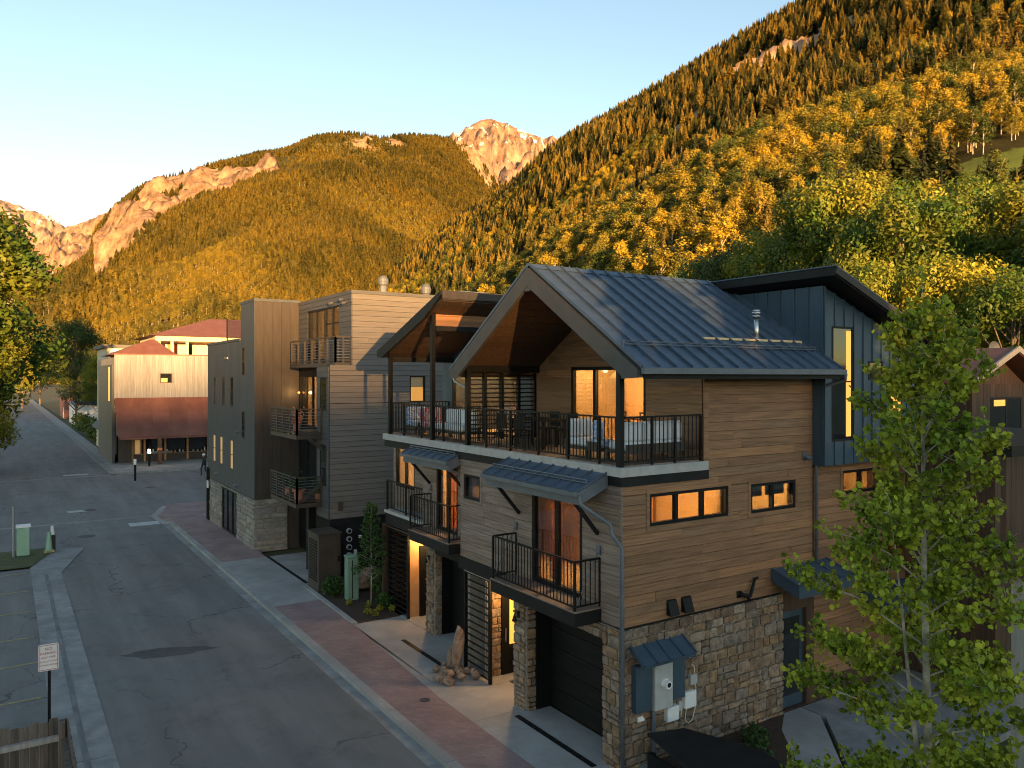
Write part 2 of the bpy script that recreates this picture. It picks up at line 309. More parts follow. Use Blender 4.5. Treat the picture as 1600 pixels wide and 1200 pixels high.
def stones(parent, axis, c, out, a0, a1, z0, z1, mt, size=.27, holes=(), seed=3, depth=.07, flat=1.0):
    """random ashlar: rows of uneven height, some pairs of small stones stacked"""
    rnd = random.Random(seed); z = z0
    while z < z1 - .02:
        h = min(rnd.uniform(.6, 1.35) * size * .85 * flat, z1 - z)
        if z1 - z - h < .08: h = z1 - z
        a = a0 - rnd.uniform(0, .15)
        while a < a1:
            l = rnd.uniform(.55, 1.7) * size / flat ** .5; b = min(a + l, a1)
            if a1 - b < .09: b = a1
            aa = max(a, a0)
            parts = [(aa, b, z, z+h)]
            if h > size * .85 and rnd.random() < .35:
                m = z + h * rnd.uniform(.4, .6); parts = [(aa, b, z, m), (aa, b, m, z+h)]
            for r in parts:
                for (r0, r1, s0, s1) in rect_sub(r, holes):
                    if r1 - r0 < .03 or s1 - s0 < .03: continue
                    d = depth * rnd.uniform(.7, 1.25); me = stone_mesh(mt, rnd.randrange(6)); fl = rnd.choice((-1, 1))
                    ca, cz, la, lz = (r0+r1)/2, (s0+s1)/2, r1-r0-.024, s1-s0-.024
                    if axis == 'Y': piece('stone', me, parent, (ca, c + out*d*.3, cz), (la*fl, d, lz))
                    else: piece('stone', me, parent, (c + out*d*.3, ca, cz), (la*fl, d, lz), (0, 0, R(90)))
            a = b
        z += h

def window(parent, axis, c, out, a0, a1, z0, z1, name='window', panes=1, frame=.05, fm='black', pane='glass', depth=.08, mid=None, trim=None, tw=.09):
    """frame with one pane per light; trim boards round it"""
    mb = MB(); f = frame
    def bx(m, r0, r1, s0, s1, d0, d1):
        if axis == 'Y': m.box(r0, r1, c + out*d0, c + out*d1, s0, s1)
        else: m.box(c + out*d0, c + out*d1, r0, r1, s0, s1)
    bx(mb, a0, a1, z0, z0+f, -depth, .012); bx(mb, a0, a1, z1-f, z1, -depth, .012)
    bx(mb, a0, a0+f, z0+f, z1-f, -depth, .012); bx(mb, a1-f, a1, z0+f, z1-f, -depth, .012)
    w_ = (a1 - a0) / panes
    for k in range(1, panes): bx(mb, a0+k*w_-f*.6, a0+k*w_+f*.6, z0+f, z1-f, -depth, .010)
    if mid: bx(mb, a0+f, a1-f, mid-f*.35, mid+f*.35, -depth*.8, .006)
    o = mb.build(name, M[fm], parent)
    for k in range(panes if pane else 0):
        m = MB(); bx(m, a0+k*w_+f*(.6 if k else 1), a0+(k+1)*w_-f*(.6 if k < panes-1 else 1), z0+f, z1-f, -.045, -.035); m.build('pane', M[pane], o)
    if trim:
        for (r0, r1, s0, s1) in ((a0-tw, a1+tw, z1, z1+tw), (a0-tw, a1+tw, z0-tw, z0), (a0-tw, a0, z0, z1), (a1, a1+tw, z0, z1)):
            m = MB(); bx(m, r0, r1, s0, s1, -.02, .036); m.build('trim', M[trim], o)
    return o
def railing(parent, p0, p1, z, h=1.0, spacing=.125, posts=(), name='railing', mt='black', low=.08, bal=.016):
    """top and bottom rail in one part, each baluster a sub-part"""
    p0 = Vector((p0[0], p0[1], z)); p1 = Vector((p1[0], p1[1], z)); mb = MB(); up = Vector((0, 0, 1))
    mb.bar(p0 + up*h, p1 + up*h, .05, .035); mb.bar(p0 + up*low, p1 + up*low, .03, .03)
    for t in posts:
        q = p0.lerp(p1, t); mb.bar(q - up*.04, q + up*(h-.018), .045, .045)
    o = mb.build(name, M[mt], parent); L = (p1-p0).length; n = max(2, round(L / spacing)); me = cube_mesh(M[mt]); a = math.atan2(p1.y-p0.y, p1.x-p0.x)
    for i in range(1, n):
        q = p0.lerp(p1, i / n); piece('baluster', me, o, (q.x, q.y, z + (h+low)/2), (bal, bal, h-low-.03), (0, 0, a))
    return o
def room(parent, x0, x1, y0, y1, z0, z1, mt='room', name='room_interior'):
    """inside faces of a lit room, open to the window walls: floor, ceiling, back walls with thickness"""
    t = .05; m = MB(); m.box(x0, x1, y0, y1, z0, z0+t); m.box(x0, x1, y0, y1, z1-t, z1)
    m.box(x1-t, x1, y0, y1, z0+t, z1-t); m.box(x0, x1-t, y1-t, y1, z0+t, z1-t); return m.build(name, M[mt], parent)
def lamp(parent, loc, watts, size=.08, color=(1, .57, .20)):
    l = bpy.data.lights.new('lamp', 'POINT'); l.energy = watts; l.color = color; l.shadow_soft_size = size
    o = bpy.data.objects.new('lamp', l); put(o, parent); o.location = loc; return o

# ---------------------------------------------------------------- terrain
def vnoise(x, y, seed):
    rs = np.random.RandomState(seed); T = rs.rand(256, 256)
    xi = np.floor(x).astype(int); yi = np.floor(y).astype(int); fx = x - xi; fy = y - yi
    fx = fx*fx*(3-2*fx); fy = fy*fy*(3-2*fy); a = T[xi & 255, yi & 255]; b = T[(xi+1) & 255, yi & 255]; c = T[xi & 255, (yi+1) & 255]; d = T[(xi+1) & 255, (yi+1) & 255]
    return (a*(1-fx)+b*fx)*(1-fy) + (c*(1-fx)+d*fx)*fy - .5
def fbm(x, y, seed, octs=5, gain=.5, ridged=False):
    s = 0; a = 1
    for i in range(octs):
        n = vnoise(x * 2**i + 7.3*i, y * 2**i - 3.1*i, seed + i)
        s = s + a * ((.25 - np.abs(n)) * 2 if ridged else n * 2); a *= gain
    return s
def cr(pts, t):
    """Catmull-Rom through rows of pts at parameters t"""
    pts = np.asarray(pts, float); n = len(pts); i = np.clip(np.floor(t).astype(int), 0, n-2); f = (t - i)[:, None]
    g = lambda k: pts[np.clip(k, 0, n-1)]
    p0, p1, p2, p3 = g(i-1), g(i), g(i+1), g(i+2)
    return .5*((2*p1)+(-p0+p2)*f+(2*p0-5*p1+4*p2-p3)*f**2+(-p0+3*p1-3*p2+p3)*f**3)
def terrain(name, lines, nu, nv, mt, amp, wl, seed, ridge_row, rock=None, ridged=.5, jag=.25, label=None, crag=0, rise=(0, 1.0)):
    lines = [np.asarray(l, float) for l in lines]; nl = len(lines)
    U = np.linspace(0, len(lines[0])-1, nu); rows = np.stack([cr(l, U) for l in lines])           # nl,nu,3
    V = np.linspace(0, nl-1, nv); i = np.clip(np.floor(V).astype(int), 0, nl-2); f = V - i
    P = rows[i]*(1-f)[:, None, None] + rows[i+1]*f[:, None, None]
    x, y = P[..., 0], P[..., 1]
    k = np.clip((V - rise[0]) / rise[1], 0, 1)[:, None] * (1 - (1-jag) * np.exp(-((V - ridge_row)/.35)**2))[:, None]
    d = (1-ridged)*fbm(x/wl, y/wl, seed) + ridged*fbm(x/wl*.8, y/wl*.8, seed+20, ridged=True)
    P[..., 2] += amp * k * d
    RK = np.zeros((nv, nu))
    if rock is not None: RK = rock(U[None, :] + 0*V[:, None], V[:, None] + 0*U[None, :], x, y, P[..., 2])
    if crag: P[..., 2] += crag * np.clip(RK, 0, 1) * np.minimum(1, np.abs(V-ridge_row)/.12)[:, None] * (fbm(x/(wl*.22), y/(wl*.22), seed+40, 4, .6, True) + .6*fbm(x/(wl*.1), y/(wl*.1), seed+50, 3, .6))
    vs = P.reshape(-1, 3); idx = np.arange(nu*nv).reshape(nv, nu)
    fs = np.stack([idx[:-1, :-1], idx[:-1, 1:], idx[1:, 1:], idx[1:, :-1]], -1).reshape(-1, 4)
    me = bpy.data.meshes.new(name); me.from_pydata(vs.tolist(), [], fs.tolist()); me.shade_smooth(); me.materials.append(mt)
    at = me.attributes.new('rock', 'FLOAT', 'POINT'); at.data.foreach_set('value', RK.reshape(-1).astype(np.float32))
    bm = bmesh.new(); bm.from_mesh(me); bmesh.ops.recalc_face_normals(bm, faces=bm.faces)
    if sum(f_.normal.z for f_ in bm.faces) < 0: bmesh.ops.reverse_faces(bm, faces=bm.faces)
    bm.to_mesh(me); bm.free()
    o = put(bpy.data.objects.new(name, me)); tag(o, label, 'mountain', kind='structure'); return o, P, RK
def terrmat(name, veg1, veg2, rk1, rk2, nscale, snow=None, bump=1.0):
    m, t, b, N, L = newmat(name); g = N('ShaderNodeNewGeometry'); at = N('ShaderNodeAttribute'); at.attribute_name = 'rock'
    def noise(s, d=6):
        n = N('ShaderNodeTexNoise'); n.inputs['Scale'].default_value = s; n.inputs['Detail'].default_value = d; n.inputs['Roughness'].default_value = .62; L(g.outputs['Position'], n.inputs['Vector']); return n.outputs[0]
    def ramp(f, a, c, p0, p1):
        r = N('ShaderNodeValToRGB'); r.color_ramp.elements[0].position = p0; r.color_ramp.elements[1].position = p1; r.color_ramp.elements[0].color = (*a, 1); r.color_ramp.elements[1].color = (*c, 1); L(f, r.inputs[0]); return r.outputs[0]
    n1 = noise(nscale); mq = N('ShaderNodeMapping'); mq.inputs['Scale'].default_value = (1, 1, .4); L(g.outputs['Position'], mq.inputs[0]); nq = N('ShaderNodeTexNoise'); nq.inputs['Scale'].default_value = nscale*4; nq.inputs['Detail'].default_value = 9; nq.inputs['Roughness'].default_value = .7; L(mq.outputs[0], nq.inputs['Vector']); n2 = nq.outputs[0]
    veg = ramp(n1, veg1, veg2, .35, .65); rk = ramp(n2, rk1, rk2, .32, .68)
    ad = N('ShaderNodeMath'); ad.operation = 'ADD'; L(at.outputs['Fac'], ad.inputs[0]); L(n2, ad.inputs[1])
    f = ramp(ad.outputs[0], (0, 0, 0), (1, 1, 1), .92, 1.06)
    mx = N('ShaderNodeMix'); mx.data_type = 'RGBA'; L(f, mx.inputs[0]); L(veg, mx.inputs[6]); L(rk, mx.inputs[7]); out = mx.outputs[2]
    if snow:
        sx = N('ShaderNodeSeparateXYZ'); L(g.outputs['Position'], sx.inputs[0])
        mr = N('ShaderNodeMapRange'); mr.inputs[1].default_value = snow[0]; mr.inputs[2].default_value = snow[1]; mr.inputs[3].default_value = 0; mr.inputs[4].default_value = .13; L(sx.outputs[2], mr.inputs[0])
        ns = noise(snow[2], 5); a2 = N('ShaderNodeMath'); L(ns, a2.inputs[0]); L(mr.outputs[0], a2.inputs[1])
        fs = ramp(a2.outputs[0], (0, 0, 0), (1, 1, 1), .63, .65)
        mx = N('ShaderNodeMix'); mx.data_type = 'RGBA'; L(fs, mx.inputs[0]); L(out, mx.inputs[6]); mx.inputs[7].default_value = (.75, .75, .77, 1); out = mx.outputs[2]
    lt = N('ShaderNodeMapRange'); lt.inputs[1].default_value = -.2; lt.inputs[2].default_value = -.55; L(at.outputs['Fac'], lt.inputs[0]); mx = N('ShaderNodeMix'); mx.data_type = 'RGBA'; L(lt.outputs[0], mx.inputs[0]); L(out, mx.inputs[6]); mx.inputs[7].default_value = (.075, .105, .022, 1); out = mx.outputs[2]
    L(out, b.inputs['Base Color']); b.inputs['Roughness'].default_value = .95; b.inputs['Specular IOR Level'].default_value = .1
    bp = N('ShaderNodeBump'); bp.inputs['Strength'].default_value = bump; bp.inputs['Distance'].default_value = .35/nscale*.1; L(n2, bp.inputs['Height']); L(bp.outputs[0], b.inputs['Normal'])
    return m

R1 = [(1263,131,672),(1173,309,629),(1075,468,588),(1022,587,569),(982,696,551),(953,835,519),(904,986,474),(857,1160,432),(831,1273,383),(787,1397,326),(734,1527,270),(700,1621,222),(662,1717,141)]
M1m = [(474,49,116),(417,110,121),(395,172,138),(389,223,139),(395,280,141),(406,356,145),(424,463,146),(440,596,142),(454,695,138),(457,812,134),(459,955,124),(463,1071,117),(460,1193,80)]
B1 = [(111,11,10),(98,26,10),(93,41,11),(92,53,13),(96,68,15),(102,89,17),(110,120,17),(125,169,18),(142,218,19),(162,288,19),(197,409,19),(221,512,17),(258,668,11)]
F1 = [(x*.62, y*.62, -1.5) for x, y, z in B1]
K1 = [(x+420, y+260, z-330) for x, y, z in R1]
def rock1(U, V, x, y, z):
    n = fbm(x/60, y/60, 91, 4); c = np.exp(-((V-2.55)/.13)**2) * np.exp(-((U-4.6)/.9)**2) * 1.1 + np.exp(-((V-2.25)/.10)**2) * np.exp(-((U-5.4)/.7)**2) * .8
    k_ = np.clip(c + n*.35*(c > .15), 0, 1); md = np.clip(2.2*(1.25 + .4*n - ((x-200)/60)**2 - ((y-88)/18)**2), 0, 1); return np.where(md > .02, -md, k_)
mat_forest = terrmat('forest_floor', (.010, .012, .004), (.03, .027, .009), (.22, .14, .095), (.40, .27, .18), .02)  # floor colour darkened to carry the shade between the trees
hill, P1, RK1 = terrain('forested_hillside', [F1, B1, M1m, R1, K1], 190, 170, mat_forest, 55, 230, 3, 3, rock1, jag=.12, rise=(1.0, 1.6), crag=13, label='steep forested hillside climbing out of frame on the right')
R2 = [(29,2011,169),(102,2023,224),(167,2041,289),(190,2146,364),(303,2310,512),(457,2389,603),(639,2390,676),(718,2398,702),(817,2333,746),(916,2268,755),(1003,2271,757),(1136,2364,809),(1315,2426,844),(1486,2493,842),(1620,2525,723),(1723,2458,526)]
M2m = [(23,1597,108),(82,1619,146),(135,1644,175),(160,1687,218),(248,1749,271),(368,1790,336),(500,1764,389),(563,1782,415),(655,1782,449),(752,1779,461),(838,1782,465),(929,1782,468),(1097,1911,478),(1263,2042,491),(1422,2177,478),(1551,2212,385)]
B2 = [(-40,1101,8),(15,1065,9),(59,1037,12),(96,1012,12),(139,984,12),(195,948,12),(257,907,12),(297,940,12),(354,963,12),(435,1030,13),(516,1096,13),(604,1158,13),(748,1303,20),(895,1446,36),(984,1507,52),(1091,1557,70)]
F2 = [(x*.8, y*.8, -3) for x, y, z in B2]; K2 = [(x+500, y+900, z-350) for x, y, z in R2]
def rock2(U, V, x, y, z):
    n = fbm(x/110, y/110, 51, 5)
    cl = np.exp(-((V-2.45)/.32)**2) * np.clip((U-2.2)/.6, 0, 1) * np.clip((7.0-U)/2.2, 0, 1) * 1.9
    sc = np.exp(-((U-13.2)/.8)**2) * np.clip((V-1.9)/.4, 0, 1) * .62 + .42*np.clip((V-2.3)/.4, 0, 1)*(U > 7)
    return np.clip(cl*(.9+.7*n) + n*.25*(cl > .1) + np.clip(sc + n*.6 - .30, 0, 1), 0, 1)
mat_m2 = terrmat('mountain_forest_floor', (.035, .035, .01), (.10, .08, .02), (.075, .046, .03), (.40, .265, .17), .010)
mtn, P2, RK2 = terrain('forested_mountain', [F2, B2, M2m, R2, K2], 300, 190, mat_m2, 120, 420, 11, 3, rock2, ridged=.6, jag=.12, crag=30, label='broad golden forested mountain with tan cliffs across the valley')
R3 = [(1985,4914,1119),(2272,4727,1333),(2486,4587,1568),(2593,4517,1640),(2701,4447,1700),(2844,4353,1674),(2951,4283,1623),(3052,4277,1621),(3095,4249,1634),(3172,4259,1611),(3336,4151,1445),(3628,3961,1140)]
B3 = [(1374,3402,333),(1573,3273,363),(1721,3176,393),(1795,3127,422),(1870,3079,452),(1969,3014,481),(2043,2965,481),(2093,2933,481),(2122,2914,481),(2155,2893,481),(2266,2820,452),(2464,2690,422)]
K3 = [(x+800, y+1400, z-700) for x, y, z in R3]
mat_m3 = terrmat('alpine_rock', (.10, .08, .03), (.16, .12, .05), (.08, .05, .037), (.40, .27, .2), .005, snow=(1250, 1900, .0075))
terrain('rocky_peak', [B3, R3, K3], 120, 90, mat_m3, 260, 520, 31, 1, lambda U, V, x, y, z: np.clip((z-650)/300, 0, 1), ridged=.8, jag=.22, crag=90, label='bare rocky peak with snow patches between the forested slopes')
R4 = [(-1154,7323,1319),(-473,6878,1409),(-170,6681,1341),(-19,6582,1264),(132,6483,1201),(246,6409,1138),(359,6335,1066),(674,6249,882),(982,6047,606)]
B4 = [(-839,5326,107),(-344,5003,107),(-124,4859,107),(-14,4787,107),(96,4715,139),(179,4661,172),(261,4607,205),(482,4463,205),(702,4319,172)]
K4 = [(x, y+1500, z-700) for x, y, z in R4]
terrain('far_ridge', [B4, R4, K4], 100, 70, terrmat('pale_alpine_rock', (.10, .08, .03), (.16, .12, .05), (.14, .095, .07), (.46, .34, .26), .005, snow=(900, 1500, .006)), 130, 700, 41, 1, lambda U, V, x, y, z: np.clip((z-500)/300, 0, 1), ridged=.8, jag=.15, crag=90, label='pale far mountain ridge at the left end of the valley')
R5 = [(-217,3725,378),(-10,3590,427),(114,3509,513),(196,3455,575),(330,3368,642),(472,3335,735),(661,3211,760)]
B5 = [(-152,2607,60),(-7,2513,77),(79,2456,94),(137,2419,112),(237,2413,132),(341,2405,135),(488,2369,174)]
K5 = [(x, y+900, z-500) for x, y, z in R5]
terrain('cliff_spur', [B5, R5, K5], 90, 90, terrmat('pale_cliff_rock', (.08, .07, .025), (.13, .10, .035), (.085, .055, .036), (.44, .30, .205), .009), 90, 260, 61, 1, lambda U, V, x, y, z: .25 + .45*np.clip((V-.3)/.3, 0, 1), ridged=.75, jag=.2, crag=60, label='pale cliff spur dropping left of the forested mountain')
# unseen ridge behind the town, height set to shade the lower walls
t2 = Vector((-.27, -.963, 0)).normalized(); s2 = Vector((.963, -.27, 0)).normalized(); H0 = 900*math.tan(R(SUN_EL)) + 12.0
def back_line(d, z, wob): return [tuple(t2*d + s2*q + Vector((0, 0, z + wob*math.sin(q*.004)))) for q in (-2500, -1500, -800, -400, 0, 400, 800, 1500, 2500)]
terrain('unseen_shade_ridge', [back_line(300, -2, 0), back_line(600, 22, 0), back_line(900, H0, 0.6), back_line(1600, -2, 0)], 60, 40, mat_forest, 0, 100, 71, 2, label='low unseen ridge behind the camera, shaped to shade the town')

m = MB(); m.add([(-14000, -9000, -.06), (14000, -9000, -.06), (14000, 16000, -.06), (-14000, 16000, -.06)], [(0, 1, 2, 3)])
tag(m.build('ground', M['grassground']), 'grassy valley floor under the town', 'ground', kind='structure')

# ---------------------------------------------------------------- trees
M['conifer'] = leafmat('conifer_needles', (.032, .042, .012), (.172, .118, .018), .15, .03, .45)
M['aspenleaf'] = leafmat('hill_aspen_leaves', (.075, .10, .015), (.29, .205, .016), .3, .03, .4)
M['cottonwood'] = leafmat('cottonwood_leaves', (.055, .115, .016), (.235, .215, .018), .35, .22, .2)
M['greenleaf'] = leafmat('green_leaves', (.05, .085, .02), (.11, .14, .028), .3, .4, .2)
M['youngaspen'] = leafmat('young_aspen_leaves', (.17, .25, .022), (.44, .46, .042), .45, 2.2, 0, isl=(.35, 1.5))
M['shrubleaf'] = leafmat('shrub_leaves', (.03, .07, .015), (.07, .13, .025), .3, 3, .15)

def conifer_mesh(name, tiers, per, seed, rad=.19, droop=.6, fat=1.0, leafm='conifer'):
    """unit-height spruce: whorls of drooping kite-shaped boughs round a stem"""
    rnd = random.Random(seed); mb = MB(); mb.tube([(0, 0, 0), (0, 0, .5), (0, 0, .97)], .014, 5, .002); nt_ = len(mb.f)
    for i in range(tiers):
        t = i / (tiers-1); z0_ = .10 + .88*t; L = rad * (1 - t)**.85 * rnd.uniform(.8, 1.15) + .008
        for k in range(per):
            z = z0_ + rnd.gauss(0, .022)*(1-t); tw = rnd.uniform(-1.25, 1.25); a = 2*math.pi*(k + rnd.random()*.8)/per + i*1.3; l = L * rnd.uniform(.65, 1.2); c, s_ = math.cos(a), math.sin(a); wd = (l*rnd.uniform(.40, .65) + .006)*fat; dz = -l*droop*rnd.uniform(.5, 1.4)
            ct, st_ = math.cos(tw), math.sin(tw); mb.add([(0, 0, z + .02), (c*l*.55 - s_*wd*ct, s_*l*.55 + c*wd*ct, z + dz*.5 + wd*st_), (c*l, s_*l, z + dz), (c*l*.55 + s_*wd*ct, s_*l*.55 - c*wd*ct, z + dz*.5 - wd*st_)], [(0, 1, 2), (0, 2, 3)])
    me = mb.mesh(name); me.materials.append(M['bark']); me.materials.append(M[leafm])
    me.polygons.foreach_set('material_index', [0]*nt_ + [1]*(len(mb.f)-nt_)); me.update(); return me
def blob_tree_mesh(name, nl, seed, lobes, leaf, leafm, barkm, trunk=.012, base=.25):
    """unit-height broadleaf: stem, limbs to each lobe and leaf faces through the lobes' volume"""
    rnd = random.Random(seed); mb = MB(); L = []
    mb.tube([(0, 0, 0), (rnd.uniform(-.01, .01), rnd.uniform(-.01, .01), base), (rnd.uniform(-.02, .02), 0, .6), (0, 0, .9)], trunk, 6, trunk*.2)
    for i in range(lobes):
        t = (i + .5)/lobes; z = base + .08 + (.88-base)*t; r = .17*math.sin(math.pi*min(1, .28+.72*t))*rnd.uniform(.5, 1.2) ; a = i*2.4 + rnd.random(); c = Vector((r*math.cos(a), r*math.sin(a), z))
        L.append((c, rnd.uniform(.075, .13))); mb.tube([(0, 0, max(.1, z-.16)), c*.6 + Vector((0, 0, z*.4-.03)), c], trunk*.4, 4, trunk*.1, cap=False)
    nt_ = len(mb.f)
    for i in range(nl):
        c, r = L[rnd.randrange(len(L))]; d = Vector((rnd.gauss(0, 1), rnd.gauss(0, 1), rnd.gauss(0, 1))).normalized(); p = c + d*r*(rnd.random()**.4)*rnd.uniform(.8, 1.15)
        nn = (d + Vector((rnd.gauss(0, .5), rnd.gauss(0, .5), rnd.gauss(0, .5)))).normalized(); u = nn.cross(Vector((rnd.gauss(0, 1), rnd.gauss(0, 1), rnd.gauss(0, 1)))).normalized(); v = nn.cross(u); s = leaf*rnd.uniform(.6, 1.3)
        mb.add([p-u*s, p+v*s*.55, p+u*s, p-v*s*.55], [(0, 1, 2, 3)])
    me = mb.mesh(name); me.materials.append(M[barkm]); me.materials.append(M[leafm])
    me.polygons.foreach_set('material_index', [0]*nt_ + [1]*(len(mb.f)-nt_)); me.update(); return me

M['conifer_far'] = leafmat('far_conifer_needles', (.062, .058, .013), (.155, .112, .018), .15, .006, .22); M['aspen_far'] = leafmat('far_aspen_leaves', (.10, .095, .014), (.24, .175, .017), .3, .006, .22)
CONI = [conifer_mesh('conifer', 20, 8, 10+i, rad, leafm='conifer_far') for i, rad in enumerate((.21, .26, .18))]
ASP = [blob_tree_mesh('aspen', 420, 30+i, 9, .035, 'aspen_far', 'aspenbark') for i in range(3)]
CONI_N = [conifer_mesh('conifer', 38, 13, 50+i, rad, fat=.5) for i, rad in enumerate((.19, .23, .16))]
ASP_N = [blob_tree_mesh('aspen', 1700, 60+i, 12, .019, 'aspenleaf', 'aspenbark') for i in range(3)]
CAMP = np.array([0, 0, 8.0]); FWD = np.array([.5469, .8372]); RGT = np.array([.8372, -.5469])
def in_view(p, m=.08):
    D = p[:, :2] @ FWD; X_ = p[:, :2] @ RGT / D; Z_ = (p[:, 2]-8)/D
    return (D > 5) & (np.abs(X_) < .657+m) & (Z_ > -.05) & (Z_ < .485+m), D
def scatter(P, RK, n, seed, rows, keep=None, bare=1.9):
    rs = np.random.RandomState(seed); nv, nu = RK.shape
    A = np.linalg.norm(np.cross(P[1:, :-1]-P[:-1, :-1], P[:-1, 1:]-P[:-1, :-1]), axis=-1); A[int(nv*rows[1]):] = 0; A[:int(nv*rows[0])] = 0
    c = rs.choice(A.size, n, p=(A/A.sum()).ravel()); i, j = np.unravel_index(c, A.shape); f = rs.rand(n)[:, None]; g = rs.rand(n)[:, None]
    q = (P[i, j]*(1-f) + P[i+1, j]*f)*(1-g) + (P[i, j+1]*(1-f) + P[i+1, j+1]*f)*g
    rk = RK[i, j]; ok, D = in_view(q); ok &= (rs.rand(n) > rk*bare) & (rk > -.4)
    if keep is not None: ok &= keep(q)
    return q[ok], D[ok]
def forest(name, pts, hts, meshes, label, seed, squash=1.0):
    """one stuff object per species: points that instance a tree standing among them"""
    rs = np.random.RandomState(seed); outs = []
    which = rs.randint(0, len(meshes), len(pts))
    for k, me in enumerate(meshes):
        s = which == k; p = pts[s]; h = hts[s]
        if len(p) < 2: continue
        src = put(bpy.data.objects.new(name + '_tree', me)); src.location = tuple(p[0] - np.array([0, 0, .5])); src.scale = (h[0], h[0], h[0])
        tag(src, label[1][k], 'tree', label[2])
        pm = bpy.data.meshes.new(name); pm.from_pydata((p[1:] - np.array([0, 0, .5])).tolist(), [], [])
        a = pm.attributes.new('scl', 'FLOAT_VECTOR', 'POINT'); wd = rs.uniform(.8, 1.35, len(p)-1)*squash; a.data.foreach_set('vector', np.stack([h[1:]*wd, h[1:]*wd, h[1:]], -1).ravel().astype(np.float32))
        a = pm.attributes.new('rot', 'FLOAT_VECTOR', 'POINT'); r = np.stack([rs.normal(0, .04, len(p)-1), rs.normal(0, .04, len(p)-1), rs.uniform(0, 6.28, len(p)-1)], -1); a.data.foreach_set('vector', r.ravel().astype(np.float32))
        o = put(bpy.data.objects.new(name, pm)); tag(o, label[0], 'forest', kind='stuff')
        g = bpy.data.node_groups.new('tree_scatter', 'GeometryNodeTree'); g.interface.new_socket('Geometry', in_out='INPUT', socket_type='NodeSocketGeometry'); g.interface.new_socket('Geometry', in_out='OUTPUT', socket_type='NodeSocketGeometry')
        N = g.nodes.new; gi = N('NodeGroupInput'); go = N('NodeGroupOutput'); ip = N('GeometryNodeInstanceOnPoints'); ob = N('GeometryNodeObjectInfo'); ob.inputs['Object'].default_value = src; ob.inputs['As Instance'].default_value = True
        n1 = N('GeometryNodeInputNamedAttribute'); n1.data_type = 'FLOAT_VECTOR'; n1.inputs[0].default_value = 'scl'; n2 = N('GeometryNodeInputNamedAttribute'); n2.data_type = 'FLOAT_VECTOR'; n2.inputs[0].default_value = 'rot'
        # the source carries its own size and place: ORIGINAL space gives the unit tree
        ob.transform_space = 'ORIGINAL'
        l = g.links.new; l(gi.outputs[0], ip.inputs['Points']); l(ob.outputs['Geometry'], ip.inputs['Instance']); l(n1.outputs[0], ip.inputs['Scale']); l(n2.outputs[0], ip.inputs['Rotation']); l(ip.outputs[0], go.inputs[0])
        md = o.modifiers.new('scatter', 'NODES'); md.node_group = g; outs.append(o)
    return outs
# right hillside: conifers high up, aspen stands lower down
pts, D = scatter(P1, RK1, 35000, 5, (.16, .80), bare=1.0)
rs = np.random.RandomState(9); sp = fbm(pts[:, 0]/90, pts[:, 1]/90, 77, 3) + (180-pts[:, 2])/190
con = sp + rs.normal(0, .22, len(pts)) < .12
hc = rs.uniform(11, 26, len(pts)) * np.clip(.55 + D/900, .55, 1); ha = rs.uniform(9, 18, len(pts)) * np.clip(.6 + D/900, .6, 1)
near = np.zeros(len(pts), bool)
cand = np.where((D < 560) & (D > 150) & ((pts[:, 2] + 10 - 8)/D > .135))[0]
rs.shuffle(cand); near[cand[:230]] = True
ORD = ('spire-thin', 'broad', 'narrow')
forest('hillside_conifers', pts[con & ~near], hc[con & ~near], CONI_N, ('dense conifer forest high on the right hillside', ['golden lit conifer of the upper right hillside, %s crown' % w for w in ORD], None), 21)
forest('hillside_aspens', pts[~con & ~near], ha[~con & ~near], ASP_N, ('golden aspen stands low on the right hillside', ['golden aspen of the lower right hillside, %s crown' % w for w in ORD], None), 22, 1.25)
for i in np.where(near)[0]:
    if con[i]: o = bpy.data.objects.new('conifer_tree', random.choice(CONI_N)); h = hc[i]; tag(o, 'single spruce on the lower right hillside between aspens', 'tree', 'spruces on the lower right hillside'); ww = 1
    else: o = bpy.data.objects.new('aspen_tree', random.choice(ASP_N)); h = ha[i]; tag(o, 'single aspen with rounded golden crown on the lower right hillside', 'tree', 'aspens on the lower right hillside'); ww = 1.25
    COL.objects.link(o); o.location = tuple(pts[i] - np.array([0, 0, .4])); o.scale = (h*ww, h*ww, h); o.rotation_euler = (0, 0, rs.uniform(0, 6.28))
# mountain across the valley
pts, D = scatter(P2, RK2, 80000, 6, (.22, .80))
sp = fbm(pts[:, 0]/260, pts[:, 1]/260, 78, 4) + (250-pts[:, 2])/900; con = sp + rs.normal(0, .2, len(pts)) < .12
dens = fbm(pts[:, 0]/150, pts[:, 1]/150, 79, 4) + rs.normal(0, .3, len(pts)) > -.45; pts, D, con = pts[dens], D[dens], con[dens]
hc = rs.uniform(11, 21, len(pts)); ha = rs.uniform(8, 14, len(pts))
forest('mountain_conifers', pts[con], hc[con], CONI, ('conifer forest over the mountain across the valley', ['tiny conifer on the mountain across the valley, %s crown' % w for w in ORD], None), 23, 1.1)
forest('mountain_aspens', pts[~con], ha[~con], ASP, ('aspen woods over the mountain across the valley', ['tiny aspen on the mountain across the valley, %s crown' % w for w in ORD], None), 24, 1.4)

for x, y, h, lab in ((1.0, -28, 17, 'unseen spruce added to shade the near roof'), (3.9, -31, 18, 'broad unseen spruce added by the street to shade the near roof'), (6.5, -27, 16, 'unseen spruce added on the sidewalk side to shade the near roof')):  # unseen trees added to keep the low sun off the near roof
    o = bpy.data.objects.new('conifer_tree', CONI_N[1]); COL.objects.link(o); o.location = (x, y, 0); o.scale = (h*1.1, h*1.1, h); tag(o, lab, 'tree')
